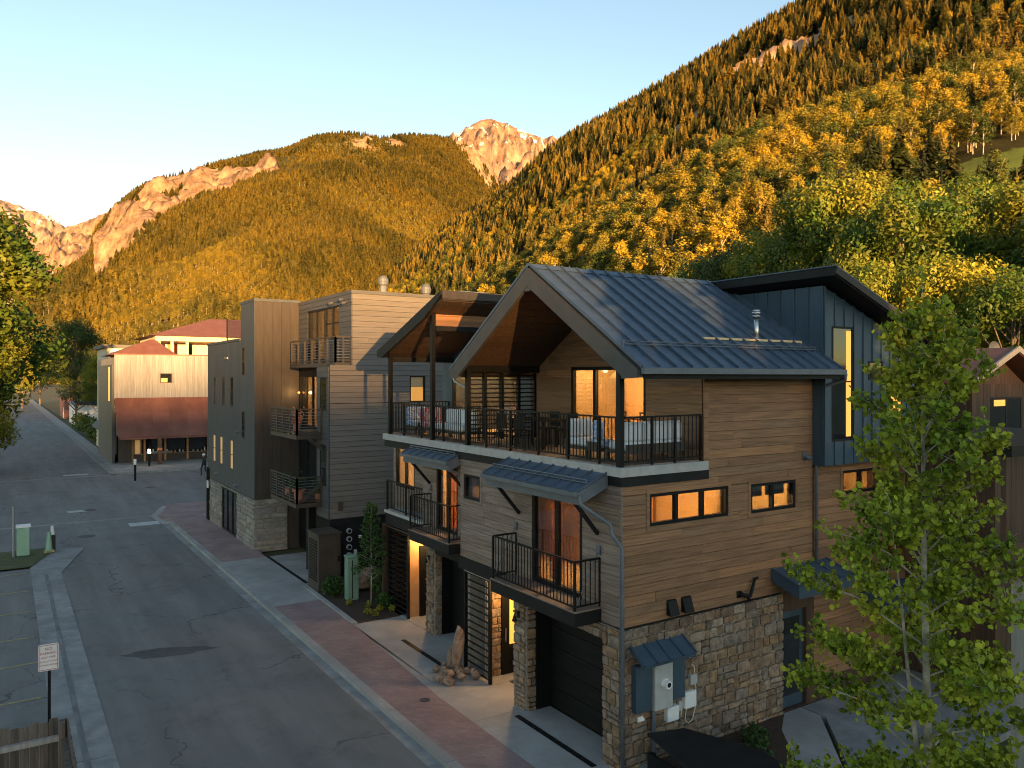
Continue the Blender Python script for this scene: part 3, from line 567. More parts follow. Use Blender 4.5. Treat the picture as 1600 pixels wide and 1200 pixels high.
# big broadleaf trees: separate trunk and crown
def big_tree(seed, h, crown_r, nleaf, leaf, base=.22, lobes=34):
    rnd = random.Random(seed); tr = MB(); cr_ = MB(); L = []
    bend = Vector((rnd.uniform(-.04, .04)*h, rnd.uniform(-.04, .04)*h, 0))
    tr.tube([(0, 0, -.3), bend*.3 + Vector((0, 0, h*.25)), bend*.7 + Vector((0, 0, h*.5)), bend + Vector((0, 0, h*.85))], .022*h*.6, 8, .004*h)
    for i in range(lobes):
        t = rnd.random()**.8; z = h*(base + .06 + (.86-base)*t); rr = crown_r*(.35+.65*math.sin(math.pi*(.2+.72*t)))*rnd.uniform(.25, .95); a = i*2.4 + rnd.random()*.8
        c = Vector((rr*math.cos(a), rr*math.sin(a), z)) + bend*t; L.append((c, crown_r*rnd.uniform(.20, .36)*(1.3 if nleaf > 30000 else 1)))
        s = Vector((bend.x*t*.7, bend.y*t*.7, max(h*.16, z - rr*1.1 - h*.06))); tr.tube([s, s.lerp(c, .45) + Vector((0, 0, -.02*h)), c], .0065*h, 5, .0016*h, cap=False)
    L.append((Vector((0, 0, h*.92)) + bend, crown_r*.3))
    wsum = [r*r for c, r in L]
    for c, r in random.Random(seed+1).choices(L, wsum, k=nleaf):
        d = Vector((rnd.gauss(0, 1), rnd.gauss(0, 1), rnd.gauss(0, .85))).normalized(); p = c + d*r*(rnd.random()**.22)*rnd.uniform(.8, 1.15)
        nn = (d + Vector((rnd.gauss(0, .5), rnd.gauss(0, .5), rnd.gauss(0, .5)))).normalized(); u = nn.cross(Vector((rnd.gauss(0, 1), rnd.gauss(0, 1), rnd.gauss(0, 1)))).normalized(); v = nn.cross(u); s = leaf*rnd.uniform(.55, 1.35)
        cr_.add([p-u*s, p+v*s*.5, p+u*s, p-v*s*.5], [(0, 1, 2, 3)])
    return tr.mesh('trunk', True), cr_.mesh('crown')
BIG = {}
def place_big(var, x, y, z0, h, wd, label, leafm='cottonwood', group=None, name='cottonwood_tree', rz=0):
    """copy of one of the unit trees: root empty, trunk and crown"""
    if (var, leafm) not in BIG:
        t, c = big_tree(100+var*7, 1.0, .30, 22000 if var < 4 else 40000, .0086 if var < 3 else .0098, base=.10 if var == 3 else .2); t.materials.append(M['bark']); c.materials.append(M[leafm]); BIG[(var, leafm)] = (t, c)
    r = bpy.data.objects.new(name, None); COL.objects.link(r); r.location = (x, y, z0); r.scale = (h*wd, h*wd, h); r.rotation_euler = (0, 0, rz); tag(r, label, 'tree', group)
    for n, me in zip(('trunk', 'crown'), BIG[(var, leafm)]):
        o = bpy.data.objects.new(n, me); COL.objects.link(o); o.parent = r
    return r
CW = [(75.3,70.2,23.6,.95,'green rounded cottonwood just above the ridge of the metal roof'),(73.1,62.1,23.5,.95,'green cottonwood left of the shed roof tip'),(70.5,54.3,24.6,1.0,'tall cottonwood behind the highest corner of the shed roof'),
      (65.4,45.5,26.5,1.0,'tall cottonwood right of the shed roof corner with lit top'),(64.5,41.3,26.3,.95,'cottonwood over the sloping end of the shed roof'),(57.7,34.0,22.3,1.0,'near cottonwood above the young aspen tip'),
      (65.6,35.8,24.3,1.0,'tall cottonwood under the birch trunks on the slope'),(74.6,37.3,26.6,.95,'cottonwood below the green meadow'),(66.4,30.7,23.5,1.0,'golden cottonwood right of the meadow edge'),(64.5,26.2,22.8,1.0,'cottonwood at the picture edge over the cabin'),
      (69.0,26.2,22.8,1.0,'cottonwood half outside the right picture edge'),(52.8,39.8,16.2,.9,'low green cottonwood right behind the shed roof'),(47.4,31.2,16.1,.95,'low cottonwood behind the sloping roof end'),(50.7,26.6,15.8,.95,'low cottonwood with bare forked trunk above the satellite dish'),
      (49.9,22.0,14.4,.95,'low dark cottonwood behind the cabin gable'),(87.1,86.4,24.3,.9,'distant cottonwood behind the middle of the metal roof'),(59.3,21.0,19.9,1.0,'cottonwood outside the frame right of the cabin')]
for i, (x, y, zt, wd, lab) in enumerate(CW):
    z0 = max(0, (x-55)*.12) if y < 80 else 6; place_big(i % 3, x, y, z0, zt-z0, wd, lab, 'greenleaf' if i in (0, 1, 11, 15) else 'cottonwood', rz=i*1.7)

# ---------------------------------------------------------------- streets
def sheet(name, poly, z, mt, label=None, parent=None, kind='structure', thick=0):
    m = MB()
    if thick: m.prism([(x, y, z-thick) for x, y in poly], (0, 0, thick))
    else: m.add([(x, y, z) for x, y in poly], [tuple(range(len(poly)))])
    o = m.build(name, mt, parent)
    if not parent: tag(o, label, None, kind=kind)
    return o
def brickmat():
    m, t, b, N, L = newmat('red_brick_pavers'); g = N('ShaderNodeNewGeometry'); mp = N('ShaderNodeMapping'); mp.inputs['Rotation'].default_value = (0, 0, R(45)); L(g.outputs['Position'], mp.inputs[0])
    br = N('ShaderNodeTexBrick'); br.inputs['Scale'].default_value = 1; br.inputs['Brick Width'].default_value = .22; br.inputs['Row Height'].default_value = .11; br.inputs['Mortar Size'].default_value = .006; br.inputs['Color1'].default_value = (.29, .195, .185, 1); br.inputs['Color2'].default_value = (.235, .158, .15, 1); br.inputs['Mortar'].default_value = (.19, .16, .15, 1); br.inputs['Bias'].default_value = 0
    L(mp.outputs[0], br.inputs['Vector']); n = N('ShaderNodeTexNoise'); n.inputs['Scale'].default_value = .9; n.inputs['Detail'].default_value = 6; L(g.outputs['Position'], n.inputs['Vector'])
    mr = N('ShaderNodeMapRange'); mr.inputs[1].default_value = .3; mr.inputs[2].default_value = .7; mr.inputs[3].default_value = .78; mr.inputs[4].default_value = 1.2; L(n.outputs[0], mr.inputs[0])
    sc = N('ShaderNodeVectorMath'); sc.operation = 'SCALE'; L(br.outputs[0], sc.inputs[0]); L(mr.outputs[0], sc.inputs['Scale']); L(sc.outputs[0], b.inputs['Base Color']); b.inputs['Roughness'].default_value = .85
    bp = N('ShaderNodeBump'); bp.inputs['Strength'].default_value = .5; bp.inputs['Distance'].default_value = .01; L(br.outputs['Fac'], bp.inputs['Height']); bp.invert = True; L(bp.outputs[0], b.inputs['Normal']); return m
M['pavers'] = brickmat()
sheet('main_street', [(2.0, -60), (7.3, -60), (7.3, 48.9), (2.0, 48.9), (2.0, 42.2), (3.2, 41.6), (2.0, 36.8)], 0, M['asphalt'], 'grey asphalt street running away beside the town houses')
sheet('cross_street', [(-70, 49.3), (80, 49.3), (80, 71.2), (-70, 71.2)], 0, M['asphalt'], 'asphalt cross street beyond the crossing line')
sheet('far_street', [(-.6, 71.5), (7.4, 71.5), (7.4, 330), (-.6, 330)], 0, M['asphalt'], 'far end of the street beyond the crossing')
sheet('parking_lot', [(-40, -60), (.94, -60), (.94, 38.4), (-40, 38.4)], -.004, M['asphalt'], 'asphalt parking lot left of the gutter')
sheet('left_verge', [(-40, 42.3), (2.0, 42.3), (2.0, 48.9), (-40, 48.9)], 0.0, M['asphalt'], 'asphalt apron between island and crossing')
for i, y in enumerate((37.5, 34.37, 31.32, 28.18, 25.6, 22.75, 19.9, 17.1)):
    sheet('parking_line', [(-4.6, y-.05), (.80, y-.05), (.80, y+.05), (-4.6, y+.05)], .002, M['yellow'], 'yellow parking bay line across the lot, number %d from the grass island' % (i+1)).__setitem__('group', 'yellow parking bay lines')
# left gutter: slabs with joints, as pieces of one kerb structure
def slabs(name, label, x0, x1, y0, y1, z0, z1, step, mt, seed=1, pname='slab'):
    o = MB().box(x0+.01, x1-.01, y0, y1, z0-.2, z1-.02).build(name, mt); tag(o, label, None, kind='structure'); rnd = random.Random(seed); y = y0
    while y < y1 - .05:
        e = min(y + step*rnd.uniform(.92, 1.08), y1); block(pname, mt, o, x0, x1, y+.008, e-.008, z0-.15, z1 + rnd.uniform(-.004, .004)); y = e
    return o
g1 = slabs('left_gutter', 'wide concrete gutter between street and parking lot', .94, 2.0, 6, 36.8, 0, .012, 3.05, M['gutterpan'], 2)
MB().box(1.40, 1.52, 6, 36.8, .0, .018).build('flow_line', mat('gutter_grime', (.11, .112, .112), (.2, .2, .198), .95, scale=(6, 1.2, 6), bump=.1), g1)
m = MB(); m.prism([(.94, 36.8, -.1), (2.0, 36.8, -.1), (3.2, 41.6, -.1), (2.0, 42.2, -.1), (1.5, 41.2, -.1), (2.2, 40.9, -.1)][:4] + [(.94, 38.4, -.1)], (0, 0, .125)); tag(m.build('island_nose', M['gutterpan']), 'pale concrete nose bending round the grass island', None, kind='structure')
sheet('grass_island', [(-40, 38.4), (.94, 38.4), (1.95, 41.6), (1.6, 42.3), (-40, 42.3)], .06, mat('island_turf', (.04, .055, .015), (.09, .09, .03), .95, scale=(2.5, 2.5, 2.5), bump=1, bscale=12), 'mown grass island at the parking lot end')
# crossing bands
for nm, lab, y0, y1, x0, x1 in (('crossing_pan', 'pale concrete drainage pan crossing the near street mouth', 48.9, 49.3, -8, 7.5), ('far_crossing_pan', 'pale concrete pan across the far street mouth', 71.2, 71.5, -3, 7.4)):
    o = MB().box(x0, x1, y0, y1, -.2, .004).build(nm, M['gutterpan']); tag(o, lab, None, kind='structure'); x = x0
    while x < x1 - .1: e = min(x+2.2, x1); block('slab', M['gutterpan'], o, x+.01, e-.01, y0+.004, y1-.004, -.1, .014); x = e
# right kerb: gutter pan and raised kerb in lengths
slabs('gutter_pan', 'concrete gutter pan along the brick sidewalk', 7.3, 7.58, 2, 46, 0, .01, 3.05, M['gutterpan'], 5)
slabs('kerb', 'raised concrete kerb along the brick sidewalk', 7.58, 7.80, 2, 46, 0, .12, 3.05, M['concrete'], 6, 'kerbstone')
sheet('sidewalk', [(7.8, 2), (9.0, 2), (9.0, 17), (9.55, 26.9), (7.8, 26.9)], .12, M['pavers'], 'red brick sidewalk in front of the town houses', thick=.3)
sheet('brick_corner', [(7.8, 34.6), (9.75, 34.6), (9.75, 52.3), (8.6, 52.3), (7.4, 48.2), (7.8, 46)], .12, M['pavers'], 'red brick corner sidewalk by the stone base', thick=.3)
sheet('corner_sidewalk', [(9.75, 46), (40, 46), (40, 52.3), (9.75, 52.3)], .118, M['pavers'], 'red brick sidewalk along the cross street', thick=.3)
sheet('corner_ramp', [(7.3, 46), (7.8, 46), (7.4, 48.2), (8.6, 52.3), (8.3, 52.5), (7.1, 48.9)], .03, M['concrete'], 'pale concrete kerb ramp at the street corner', thick=.3)
def paving(name, label, x0, x1, y0, y1, z, nx, ys, mt=M['concrete']):
    o = MB().box(x0+.02, x1-.02, y0+.02, y1-.02, z-.3, z-.02).build(name, mt); tag(o, label, None, kind='structure')
    for i in range(nx):
        for j in range(len(ys)-1): block('slab', mt, o, x0+(x1-x0)*i/nx+.004, x0+(x1-x0)*(i+1)/nx-.004, ys[j]+.004, ys[j+1]-.004, z-.15, z)
    return o
paving('garage_apron', 'pale concrete apron before the town house garages', 9.0, 11.0, 8, 17.0, .118, 1, [8, 12.2, 15.4, 17.0])
paving('entry_apron', 'pale concrete apron before the second garage', 9.28, 12.3, 17.0, 23.6, .116, 1, [17.0, 18.6, 21.6, 23.6])
sheet('apron_edge', [(8.99, 17), (9.28, 17), (9.28, 23.6), (9.36, 23.6)], .119, M['concrete'], 'concrete edging strip beside the brick sidewalk', thick=.3)
paving('driveway', 'pale concrete driveway of the tall grey building', 7.8, 11.6, 26.9, 34.6, .119, 2, [26.9, 29.4, 32, 34.6])
for i, (x, y0, y1) in enumerate(((10.03, 12.3, 15.15), (10.06, 18.5, 21.4), (9.75, 29.3, 35.4))):
    o = MB().box(x-.07, x+.07, y0, y1, .05, .1225).build('trench_drain', M['black']); tag(o, ('black trench drain before the nearest garage door', 'black trench drain before the second garage door', 'black trench drain across the tall building driveway')[i], 'drain', 'trench drains')
    for k in range(int((y1-y0)/.25)): block('grate', M['blacktrim'], o, x-.06, x+.06, y0+k*.25+.02, y0+k*.25+.22, .11, .126)
sheet('planting_bed', [(9.5, 26.9), (9.36, 23.6), (11.0, 23.6), (13.5, 24.5), (13.5, 29.4), (9.8, 29.4)], .135, M['mulch'], 'dark mulch planting bed between the buildings', thick=.3)
o = MB().bar((9.42, 23.6, .1), (9.55, 29, .1), .16, .13).build('bed_edging', M['concrete']); tag(o, 'concrete edging of the mulch bed', None, kind='structure')
sheet('far_sidewalk', [(7.9, 72.3), (45, 72.3), (45, 80.4), (8.9, 80.4), (8.9, 330), (7.9, 330)], .1, M['concrete'], 'concrete sidewalk before the rust roofed shop', thick=.3)
o = MB(); o.box(7.4, 7.9, 72.4, 330, -.2, .09); o.box(7.9, 45, 71.9, 72.3, -.2, .09); tag(o.build('far_kerb', M['gutterpan']), 'kerb round the far street corner', None, kind='structure')
sheet('side_path', [(12.9, 8.2), (16.0, 11.3), (16.0, 11.85), (15.4, 11.85), (14.6, 11.3), (11.9, 8.2)], .10, M['concrete'], 'pale concrete path to the side door', thick=.3)
sheet('side_path_slab', [(15.4, 8.5), (21, 8.5), (21, 11.85), (16.05, 11.85), (16.05, 11.2), (13.4, 8.5)], .096, M['gutterpan'], 'concrete yard slab under the side windows', thick=.3)
sheet('side_bed', [(10.6, 8.2), (11.9, 8.2), (14.6, 11.3), (15.4, 11.85), (10.6, 11.85)], .11, M['mulch'], 'mulch bed along the stone side wall', thick=.3)
# patches, covers
rnd = random.Random(4)
def blotch(name, label, cx, cy, rx, ry, z, mt, cat, group=None, n=22, jit=.25, rot=0):
    p = []
    for k in range(n):
        a = 2*math.pi*k/n; r = 1 + rnd.uniform(-jit, jit); x, y = rx*r*math.cos(a), ry*r*math.sin(a); p.append((cx + x*math.cos(rot)-y*math.sin(rot), cy + x*math.sin(rot)+y*math.cos(rot)))
    o = sheet(name, p, z, mt); del o['kind']; return tag(o, label, cat, group, 'structure')
blotch('asphalt_patch', 'long dark tar patch across the middle of the street', 4.05, 24.5, 1.35, .36, .004, M['patch'], 'patch', rot=R(-14))
for i, (x, y, r, lab) in enumerate(((3.51, 44.6, .45, 'round manhole cover in the near street mouth'), (4.37, 53.3, .42, 'round manhole cover in the cross street'), (8.63, 17.1, .13, 'small round valve cover in the brick sidewalk'), (9.0, 62.0, .4, 'round manhole cover before the shop'))):
    z = .125 if i == 2 else .006
    o = MB().disc((x, y, z-.02), r, (0, 0, 1), .02, 20).build('manhole_cover', M['fascia']); tag(o, lab, 'manhole', 'manhole covers')
    MB().disc((x, y, z-.02), r*.8, (0, 0, 1), .024, 20).build('lid', M['patch'], o)
for x, y, a, b, lab in ((6.46, 46.7, .75, .55, 'pale painted block before the street corner'), (3.69, 53.2, .5, .35, 'small white painted mark beside the manhole'), (5.0, 73.2, .9, .35, 'pale painted mark on the far street')):
    o = sheet('road_marking', [(x-a, y-b), (x+a, y-b), (x+a, y+b), (x-a, y+b)], .007, M['whitepaint']); tag(o, lab, 'marking', 'painted road marks')

# ---------------------------------------------------------------- pieces of pitched roofs
def slope_pieces(parent, name, mt, x0, x1, n, ya, za, yb, zb, thick, lift=0, gap=.0, along='x'):
    """n strips on the plane from (ya,za) to (yb,zb) running along x; strips side by side in x (along='y') or up the slope (along='x')"""
    L = math.hypot(yb-ya, zb-za); ang = math.atan2(zb-za, yb-ya); nrm = Vector((0, -math.sin(ang), math.cos(ang)))
    if nrm.z < 0: nrm = -nrm
    me = cube_mesh(mt)
    for i in range(n):
        if along == 'y': c = Vector(((x0 + (i+.5)*(x1-x0)/n), (ya+yb)/2, (za+zb)/2)); sc = ((x1-x0)/n - gap, L, thick)
        else: t = (i+.5)/n; c = Vector(((x0+x1)/2, ya+(yb-ya)*t, za+(zb-za)*t)); sc = (x1-x0, L/n - gap, thick)
        piece(name, me, parent, c + nrm*lift, sc, (ang, 0, 0))
def seams(parent, mt, x0, x1, n, ya, za, yb, zb, lift, h=.06, w_=.03):
    L = math.hypot(yb-ya, zb-za); ang = math.atan2(zb-za, yb-ya); nrm = Vector((0, -math.sin(ang), math.cos(ang)))
    if nrm.z < 0: nrm = -nrm
    for i in range(n+1): piece('seam', cube_mesh(mt), parent, Vector((x0+(x1-x0)*i/n, (ya+yb)/2, (za+zb)/2)) + nrm*(lift + h/2), (w_, L, h), (ang, 0, 0))
def awning(parent, xw, xe, y0, y1, zw, ze, n, name='awning'):
    """standing-seam canopy sloping from wall to eave, boxed sides, snow rail, gutter, two braces"""
    dep = .27; m = MB(); m.prism([(xw, y0, zw), (xe, y0, ze), (xe, y0, ze-dep), (xw, y0, zw-dep)], (0, y1-y0, 0)); o = m.build(name, M['gutter'], parent)
    ang = math.atan2(zw-ze, xw-xe); L = math.hypot(xw-xe, zw-ze); p = (y1-y0)/n
    for i in range(n):
        piece('roof_panel', cube_mesh(M['roofmetal']), o, ((xw+xe)/2-.02, y0+(i+.5)*p, (zw+ze)/2+.012), (L+.08, p-.004, .02), (0, -ang, 0))
    for i in range(n+1): piece('seam', cube_mesh(M['roofmetal']), o, ((xw+xe)/2-.02, y0+i*p, (zw+ze)/2+.04), (L+.08, .02, .04), (0, -ang, 0))
    g = MB(); g.bar((xe-.06, y0-.02, ze-.05), (xe-.06, y1+.02, ze-.05), .10, .09); g.build('gutter', M['gutter'], o)
    sx = xe + (xw-xe)*.28; sz = ze + (zw-ze)*.28; s = MB(); s.tube([(sx, y0+.05, sz+.13), (sx, y1-.05, sz+.13)], .016, 6); s.tube([(sx, y0+.05, sz+.07), (sx, y1-.05, sz+.07)], .012, 6)
    for i in range(n+1): s.bar((sx, min(y1-.05, max(y0+.05, y0+i*p)), sz), (sx, min(y1-.05, max(y0+.05, y0+i*p)), sz+.15), .02)
    s.build('snow_rail', M['gutter'], o)
    return o
def brace(parent, a, b): MB().bar(a, b, .07, .07).build('brace', M['blacktrim'], parent)
def garage_door(parent, x, y0, y1, z0, z1, n=5):
    o = MB().box(x+.03, x+.08, y0, y1, z0, z1).build('garage_door', M['garage'], parent); h = (z1-z0)/n
    for i in range(n): block('panel', M['garage'], o, x, x+.03, y0+.01, y1-.01, z0+i*h+.006, z0+(i+1)*h-.006)
    return o
def slat_screen(parent, axis, c, a0, a1, z0, z1, pitch, name='slat_screen', posts=2, mt='black', thick=.03, h=.035):
    mb = MB()
    for k in range(posts):
        t = a0 + (a1-a0)*k/(posts-1)
        if axis == 'X': mb.box(c-.04, c+.04, t-.04, t+.04, z0, z1)
        else: mb.box(t-.04, t+.04, c-.04, c+.04, z0, z1)
    o = mb.build(name, M[mt], parent); n = int((z1-z0)/pitch)
    for i in range(n):
        z = z0 + (i+.5)*(z1-z0)/n
        if axis == 'X': block('slat', M[mt], o, c-thick/2, c+thick/2, a0+.04, a1-.04, z-h/2, z+h/2)
        else: block('slat', M[mt], o, a0+.04, a1-.04, c-thick/2, c+thick/2, z-h/2, z+h/2)
    return o
def wall_lamp(parent, x, y, z, lit=False):
    m = MB(); m.box(x-.02, x, y-.05, y+.05, z-.08, z+.08); m.tube([(x-.03, y, z+.03), (x-.09, y, z+.06), (x-.12, y, z)], .015, 6); m.tube([(x-.12, y, z), (x-.12, y, z-.14)], .02, 10, .065); return m.build('wall_light', M['black'], parent)

# ---------------------------------------------------------------- nearest town house
T1 = thing('townhouse', 'nearest town house, brown board siding over stone base, gabled blue-grey metal roof', 'house', (10.4, 11.9, 0))
YS, XF = 11.9, 10.4
side_holes = [(11.14, 13.5, 4.93, 5.60), (14.25, 15.84, 4.90, 5.57), (15.35, 16.3, .1, 2.45), (17.7, 19.3, 5.05, 5.65), (19.6, 20.6, 2.9, 3.7)]
wm = MB(); wallmesh(wm, 'Y', YS, -1, .2, 10.4, 16.5, .0, 5.82, side_holes); wallmesh(wm, 'Y', YS, -1, .2, 12.75, 16.5, 5.82, 8.40); wallmesh(wm, 'Y', YS, -1, .2, 16.5, 21.0, 0, 5.85, side_holes)
wall1 = wm.build('side_wall', M['cabinwood'], T1)
sh = [h for h in side_holes]
boards(wall1, 'Y', YS, -1, 10.4, 16.5, 2.95, 5.82, M['siding'], .2, sh, seed=11)
boards(wall1, 'Y', YS, -1, 12.87, 16.5, 5.82, 8.22, M['siding'], .2, (), seed=12)
boards(wall1, 'Y', YS, -1, 16.56, 21.0, .6, 5.82, M['siding'], .2, sh, seed=13)
MB().box(12.73, 12.87, YS-.035, YS, 5.84, 8.25).build('corner_trim', M['siding'], wall1)
MB().box(10.4, 15.28, YS-.06, YS, 2.925, 2.955).build('drip_flashing', M['black'], wall1)
st = MB().box(10.36, 15.34, YS-.03, YS, 0, 2.92).build('stone_wall', M['mortar'], T1)
stones(st, 'Y', YS-.03, -1, 10.33, 15.34, .0, 2.92, M['stone'], .27, seed=4)
fm_ = MB(); fac_holes = [(13.14, 15.04, 3.25, 5.36), (17.40, 18.25, 4.76, 5.42), (12.42, 15.23, 0, 2.6), (15.75, 18.45, 0, 2.86)]
wallmesh(fm_, 'X', XF, -1, .2, 11.905, 18.45, 0, 5.82, fac_holes); fac = fm_.build('front_wall', M['cabinwood'], T1)
fh2 = [(13.14, 15.04, 3.25, 5.36), (17.40, 18.25, 4.76, 5.42)]
boards(fac, 'X', XF, -1, 11.93, 15.75, 2.95, 5.82, M['siding_face'], .2, fh2, seed=14)
boards(fac, 'X', XF, -1, 15.75, 18.45, 3.17, 5.82, M['siding_face'], .2, fh2, seed=15)
MB().box(10.33, 10.42, 15.75, 18.47, 2.86, 3.17).build('black_band', M['blacktrim'], T1)
MB().box(10.372, 10.40, 11.862, 11.93, 2.95, 5.82).build('corner_trim', M['siding_face'], T1)
ps = MB(); ps.box(10.36, 10.9, 11.88, 12.40, 0, 2.92); ps.box(10.36, 10.9, 15.25, 15.73, 0, 2.92); ps.box(10.36, 10.6, 12.40, 15.25, 2.62, 2.92)
pst = ps.build('stone_pier', M['mortar'], T1)
stones(pst, 'X', 10.36, -1, 11.86, 12.40, 0, 2.92, M['stone'], .25, seed=6); stones(pst, 'X', 10.36, -1, 15.25, 15.73, 0, 2.92, M['stone'], .24, seed=7); stones(pst, 'X', 10.36, -1, 12.40, 15.25, 2.62, 2.92, M['stone'], .3, seed=8)
stones(pst, 'Y', 15.25, -1, 10.38, 10.62, 0, 2.6, M['stone'], .25, seed=9)
gd = MB(); gd.box(10.6, 11.15, 15.16, 15.23, .1, 2.6); gd.box(10.6, 11.15, 12.42, 12.49, .1, 2.6); gd.box(10.6, 11.15, 12.49, 15.16, 2.52, 2.6); gd.build('garage_jamb', M['black'], T1)
garage_door(T1, 11.05, 12.49, 15.16, .12, 2.52)
# entry alcove: stone side, door, lamp
al = MB(); al.box(11.75, 11.85, 15.75, 18.45, 0, 2.86); al.box(10.6, 11.75, 15.73, 15.75, 0, 2.86); al.box(10.6, 11.75, 18.30, 18.45, 0, 2.86); al.box(10.4, 11.75, 15.75, 18.30, 2.80, 2.86)
alo = al.build('entry_alcove', M['mortar'], T1); ap = MB().box(10.62, 11.74, 17.5, 17.56, .12, 2.8).build('alcove_partition', M['mortar'], T1); stones(ap, 'Y', 17.5, -1, 10.62, 11.06, .12, 2.8, M['stone'], .24, seed=71); stones(alo, 'X', 11.75, -1, 16.95, 17.45, .12, 2.8, M['stone'], .25, seed=10)
dr = MB().box(11.06, 11.74, 17.42, 17.5, .12, 2.45).build('front_door', M['black'], T1); block('pane', M['litblind'], dr, 11.30, 11.62, 17.41, 17.42, .9, 2.25); MB().tube([(11.16, 17.38, 1.0), (11.16, 17.38, 1.35)], .014, 6).build('handle', M['steel'], dr)
MB().disc((11.0, 16.6, 2.76), .09, (0, 0, 1), .03, 12).build('ceiling_light', M['lamp'], T1); lamp(T1, (11.0, 16.6, 2.6), 24, .06)
slat_screen(T1, 'X', 10.45, 17.02, 18.28, .14, 2.86, .17)
MB().box(11.0, 11.6, 15.95, 16.9, .12, .135).build('doormat', M['mulch'], T1)
wall_lamp(T1, 10.30, 15.48, 2.35)
# first-floor door, windows
d1 = window(T1, 'X', XF, -1, 13.14, 15.04, 3.25, 5.36, 'balcony_door', 2, .10)
window(T1, 'X', XF, -1, 17.40, 18.25, 4.76, 5.42, 'window', 1, .07, trim='siding_face')
window(T1, 'Y', YS, -1, 11.14, 13.5, 4.93, 5.60, 'window', 3, .07, trim='siding'); window(T1, 'Y', YS, -1, 14.25, 15.84, 4.90, 5.57, 'window', 2, .07, trim='siding')
window(T1, 'Y', YS, -1, 17.7, 19.3, 5.05, 5.65, 'window', 2, .07, trim='siding'); window(T1, 'Y', YS, -1, 19.6, 20.6, 2.9, 3.7, 'window', 1, .07, trim='siding')
room(T1, 10.62, 16.3, 12.1, 18.25, 3.15, 5.80); lamp(T1, (12.6, 14.6, 5.3), 115, .06); lamp(T1, (15.0, 12.9, 5.3), 41, .06)
MB().box(12.4, 12.5, 15.4, 18.2, 3.2, 5.75).build('partition', M['room'], T1)
for (x, y0, y1, mt_) in ((10.85, 14.5, 14.95, 'curtain'), (10.9, 13.2, 13.45, 'curtain'), (10.8, 17.35, 18.2, 'palewood')):
    c_ = MB(); n_ = 12
    for k in range(n_): yy = y0+(y1-y0)*k/n_; c_.box(x+(.02 if k % 2 else 0), x+.02+(.02 if k % 2 else 0), yy, yy+(y1-y0)/n_-.002, (3.25 if y0 < 17 else 5.05), 5.40)
    c_.build('curtain', M[mt_], T1)
for (x0, x1) in ((14.32, 14.95), (15.08, 15.76)): MB().box(x0, x1, 12.13, 12.15, 5.22, 5.56).build('roller_blind', M['palewood'], T1)
for (x0, x1, y0, y1, z0, z1, mt_, nm_) in ((11.3, 12.1, 17.5, 18.15, 3.2, 5.3, 'roomwood', 'wardrobe'), (13.0, 14.6, 18.05, 18.18, 4.3, 5.2, 'cabinwood', 'wall_picture'), (14.9, 15.9, 16.8, 17.4, 3.2, 5.0, 'roomwood', 'bookcase'), (12.9, 13.1, 15.0, 15.2, 3.2, 5.0, 'palewood', 'floor_lamp')): MB().box(x0, x1, y0, y1, z0, z1).build(nm_, M[mt_], T1)
room(T1, 17.3, 20.9, 12.1, 15.0, 2.7, 5.80); lamp(T1, (18.8, 13.2, 5.3), 48, .06)
dd = MB().box(15.37, 16.28, YS+.10, YS+.15, .12, 2.43).build('side_door', M['bluemetal'], T1); block('pane', M['glass_dark'], dd, 15.5, 16.15, YS+.09, YS+.1, .4, 2.25)
# balcony
def balcony(T, x0, x1, y0, y1, z, rods=True):
    b = MB().box(x0, x1, y0, y1, z-.31, z-.03).build('balcony', M['blacktrim'], T); MB().box(x0-.015, x1, y0-.015, y1+.015, z-.03, z).build('deck_edge', M['deck_wood'], b)
    railing(T, (x0+.04, y1-.05), (x0+.04, y0+.05), z, 1.0, .12, (0, 1), 'balcony_railing'); railing(T, (x0+.06, y0+.05), (x1, y0+.05), z, 1.0, .12, (1,), 'balcony_railing'); railing(T, (x0+.06, y1-.05), (x1, y1-.05), z, 1.0, .12, (1,), 'balcony_railing')
    if rods:
        for y in (y0+.06, y1-.06):
            r_ = MB(); r_.tube([(x1-.03, y, z+1.18), (x0+.06, y, z+.03)], .013, 6); r_.box(x1-.05, x1-.022, y-.06, y+.06, z+1.08, z+1.27); r_.build('tie_rod', M['gutter'], T)
balcony(T1, 9.68, 10.38, 12.5, 15.75, 3.25)
aw1 = awning(T1, 10.38, 9.62, 12.27, 15.92, 6.03, 5.72, 8)
brace(T1, (10.36, 15.55, 4.75), (9.75, 15.55, 5.46)); brace(T1, (10.36, 12.6, 4.75), (9.75, 12.6, 5.46))
MB().tube([(9.60, 12.24, 5.66), (9.60, 12.22, 5.48), (10.18, 11.98, 5.05), (10.20, 11.96, 4.86), (10.33, 11.80, 4.6), (10.335, 11.79, .1)], .042, 8).build('downspout', M['gutter'], T1, True)
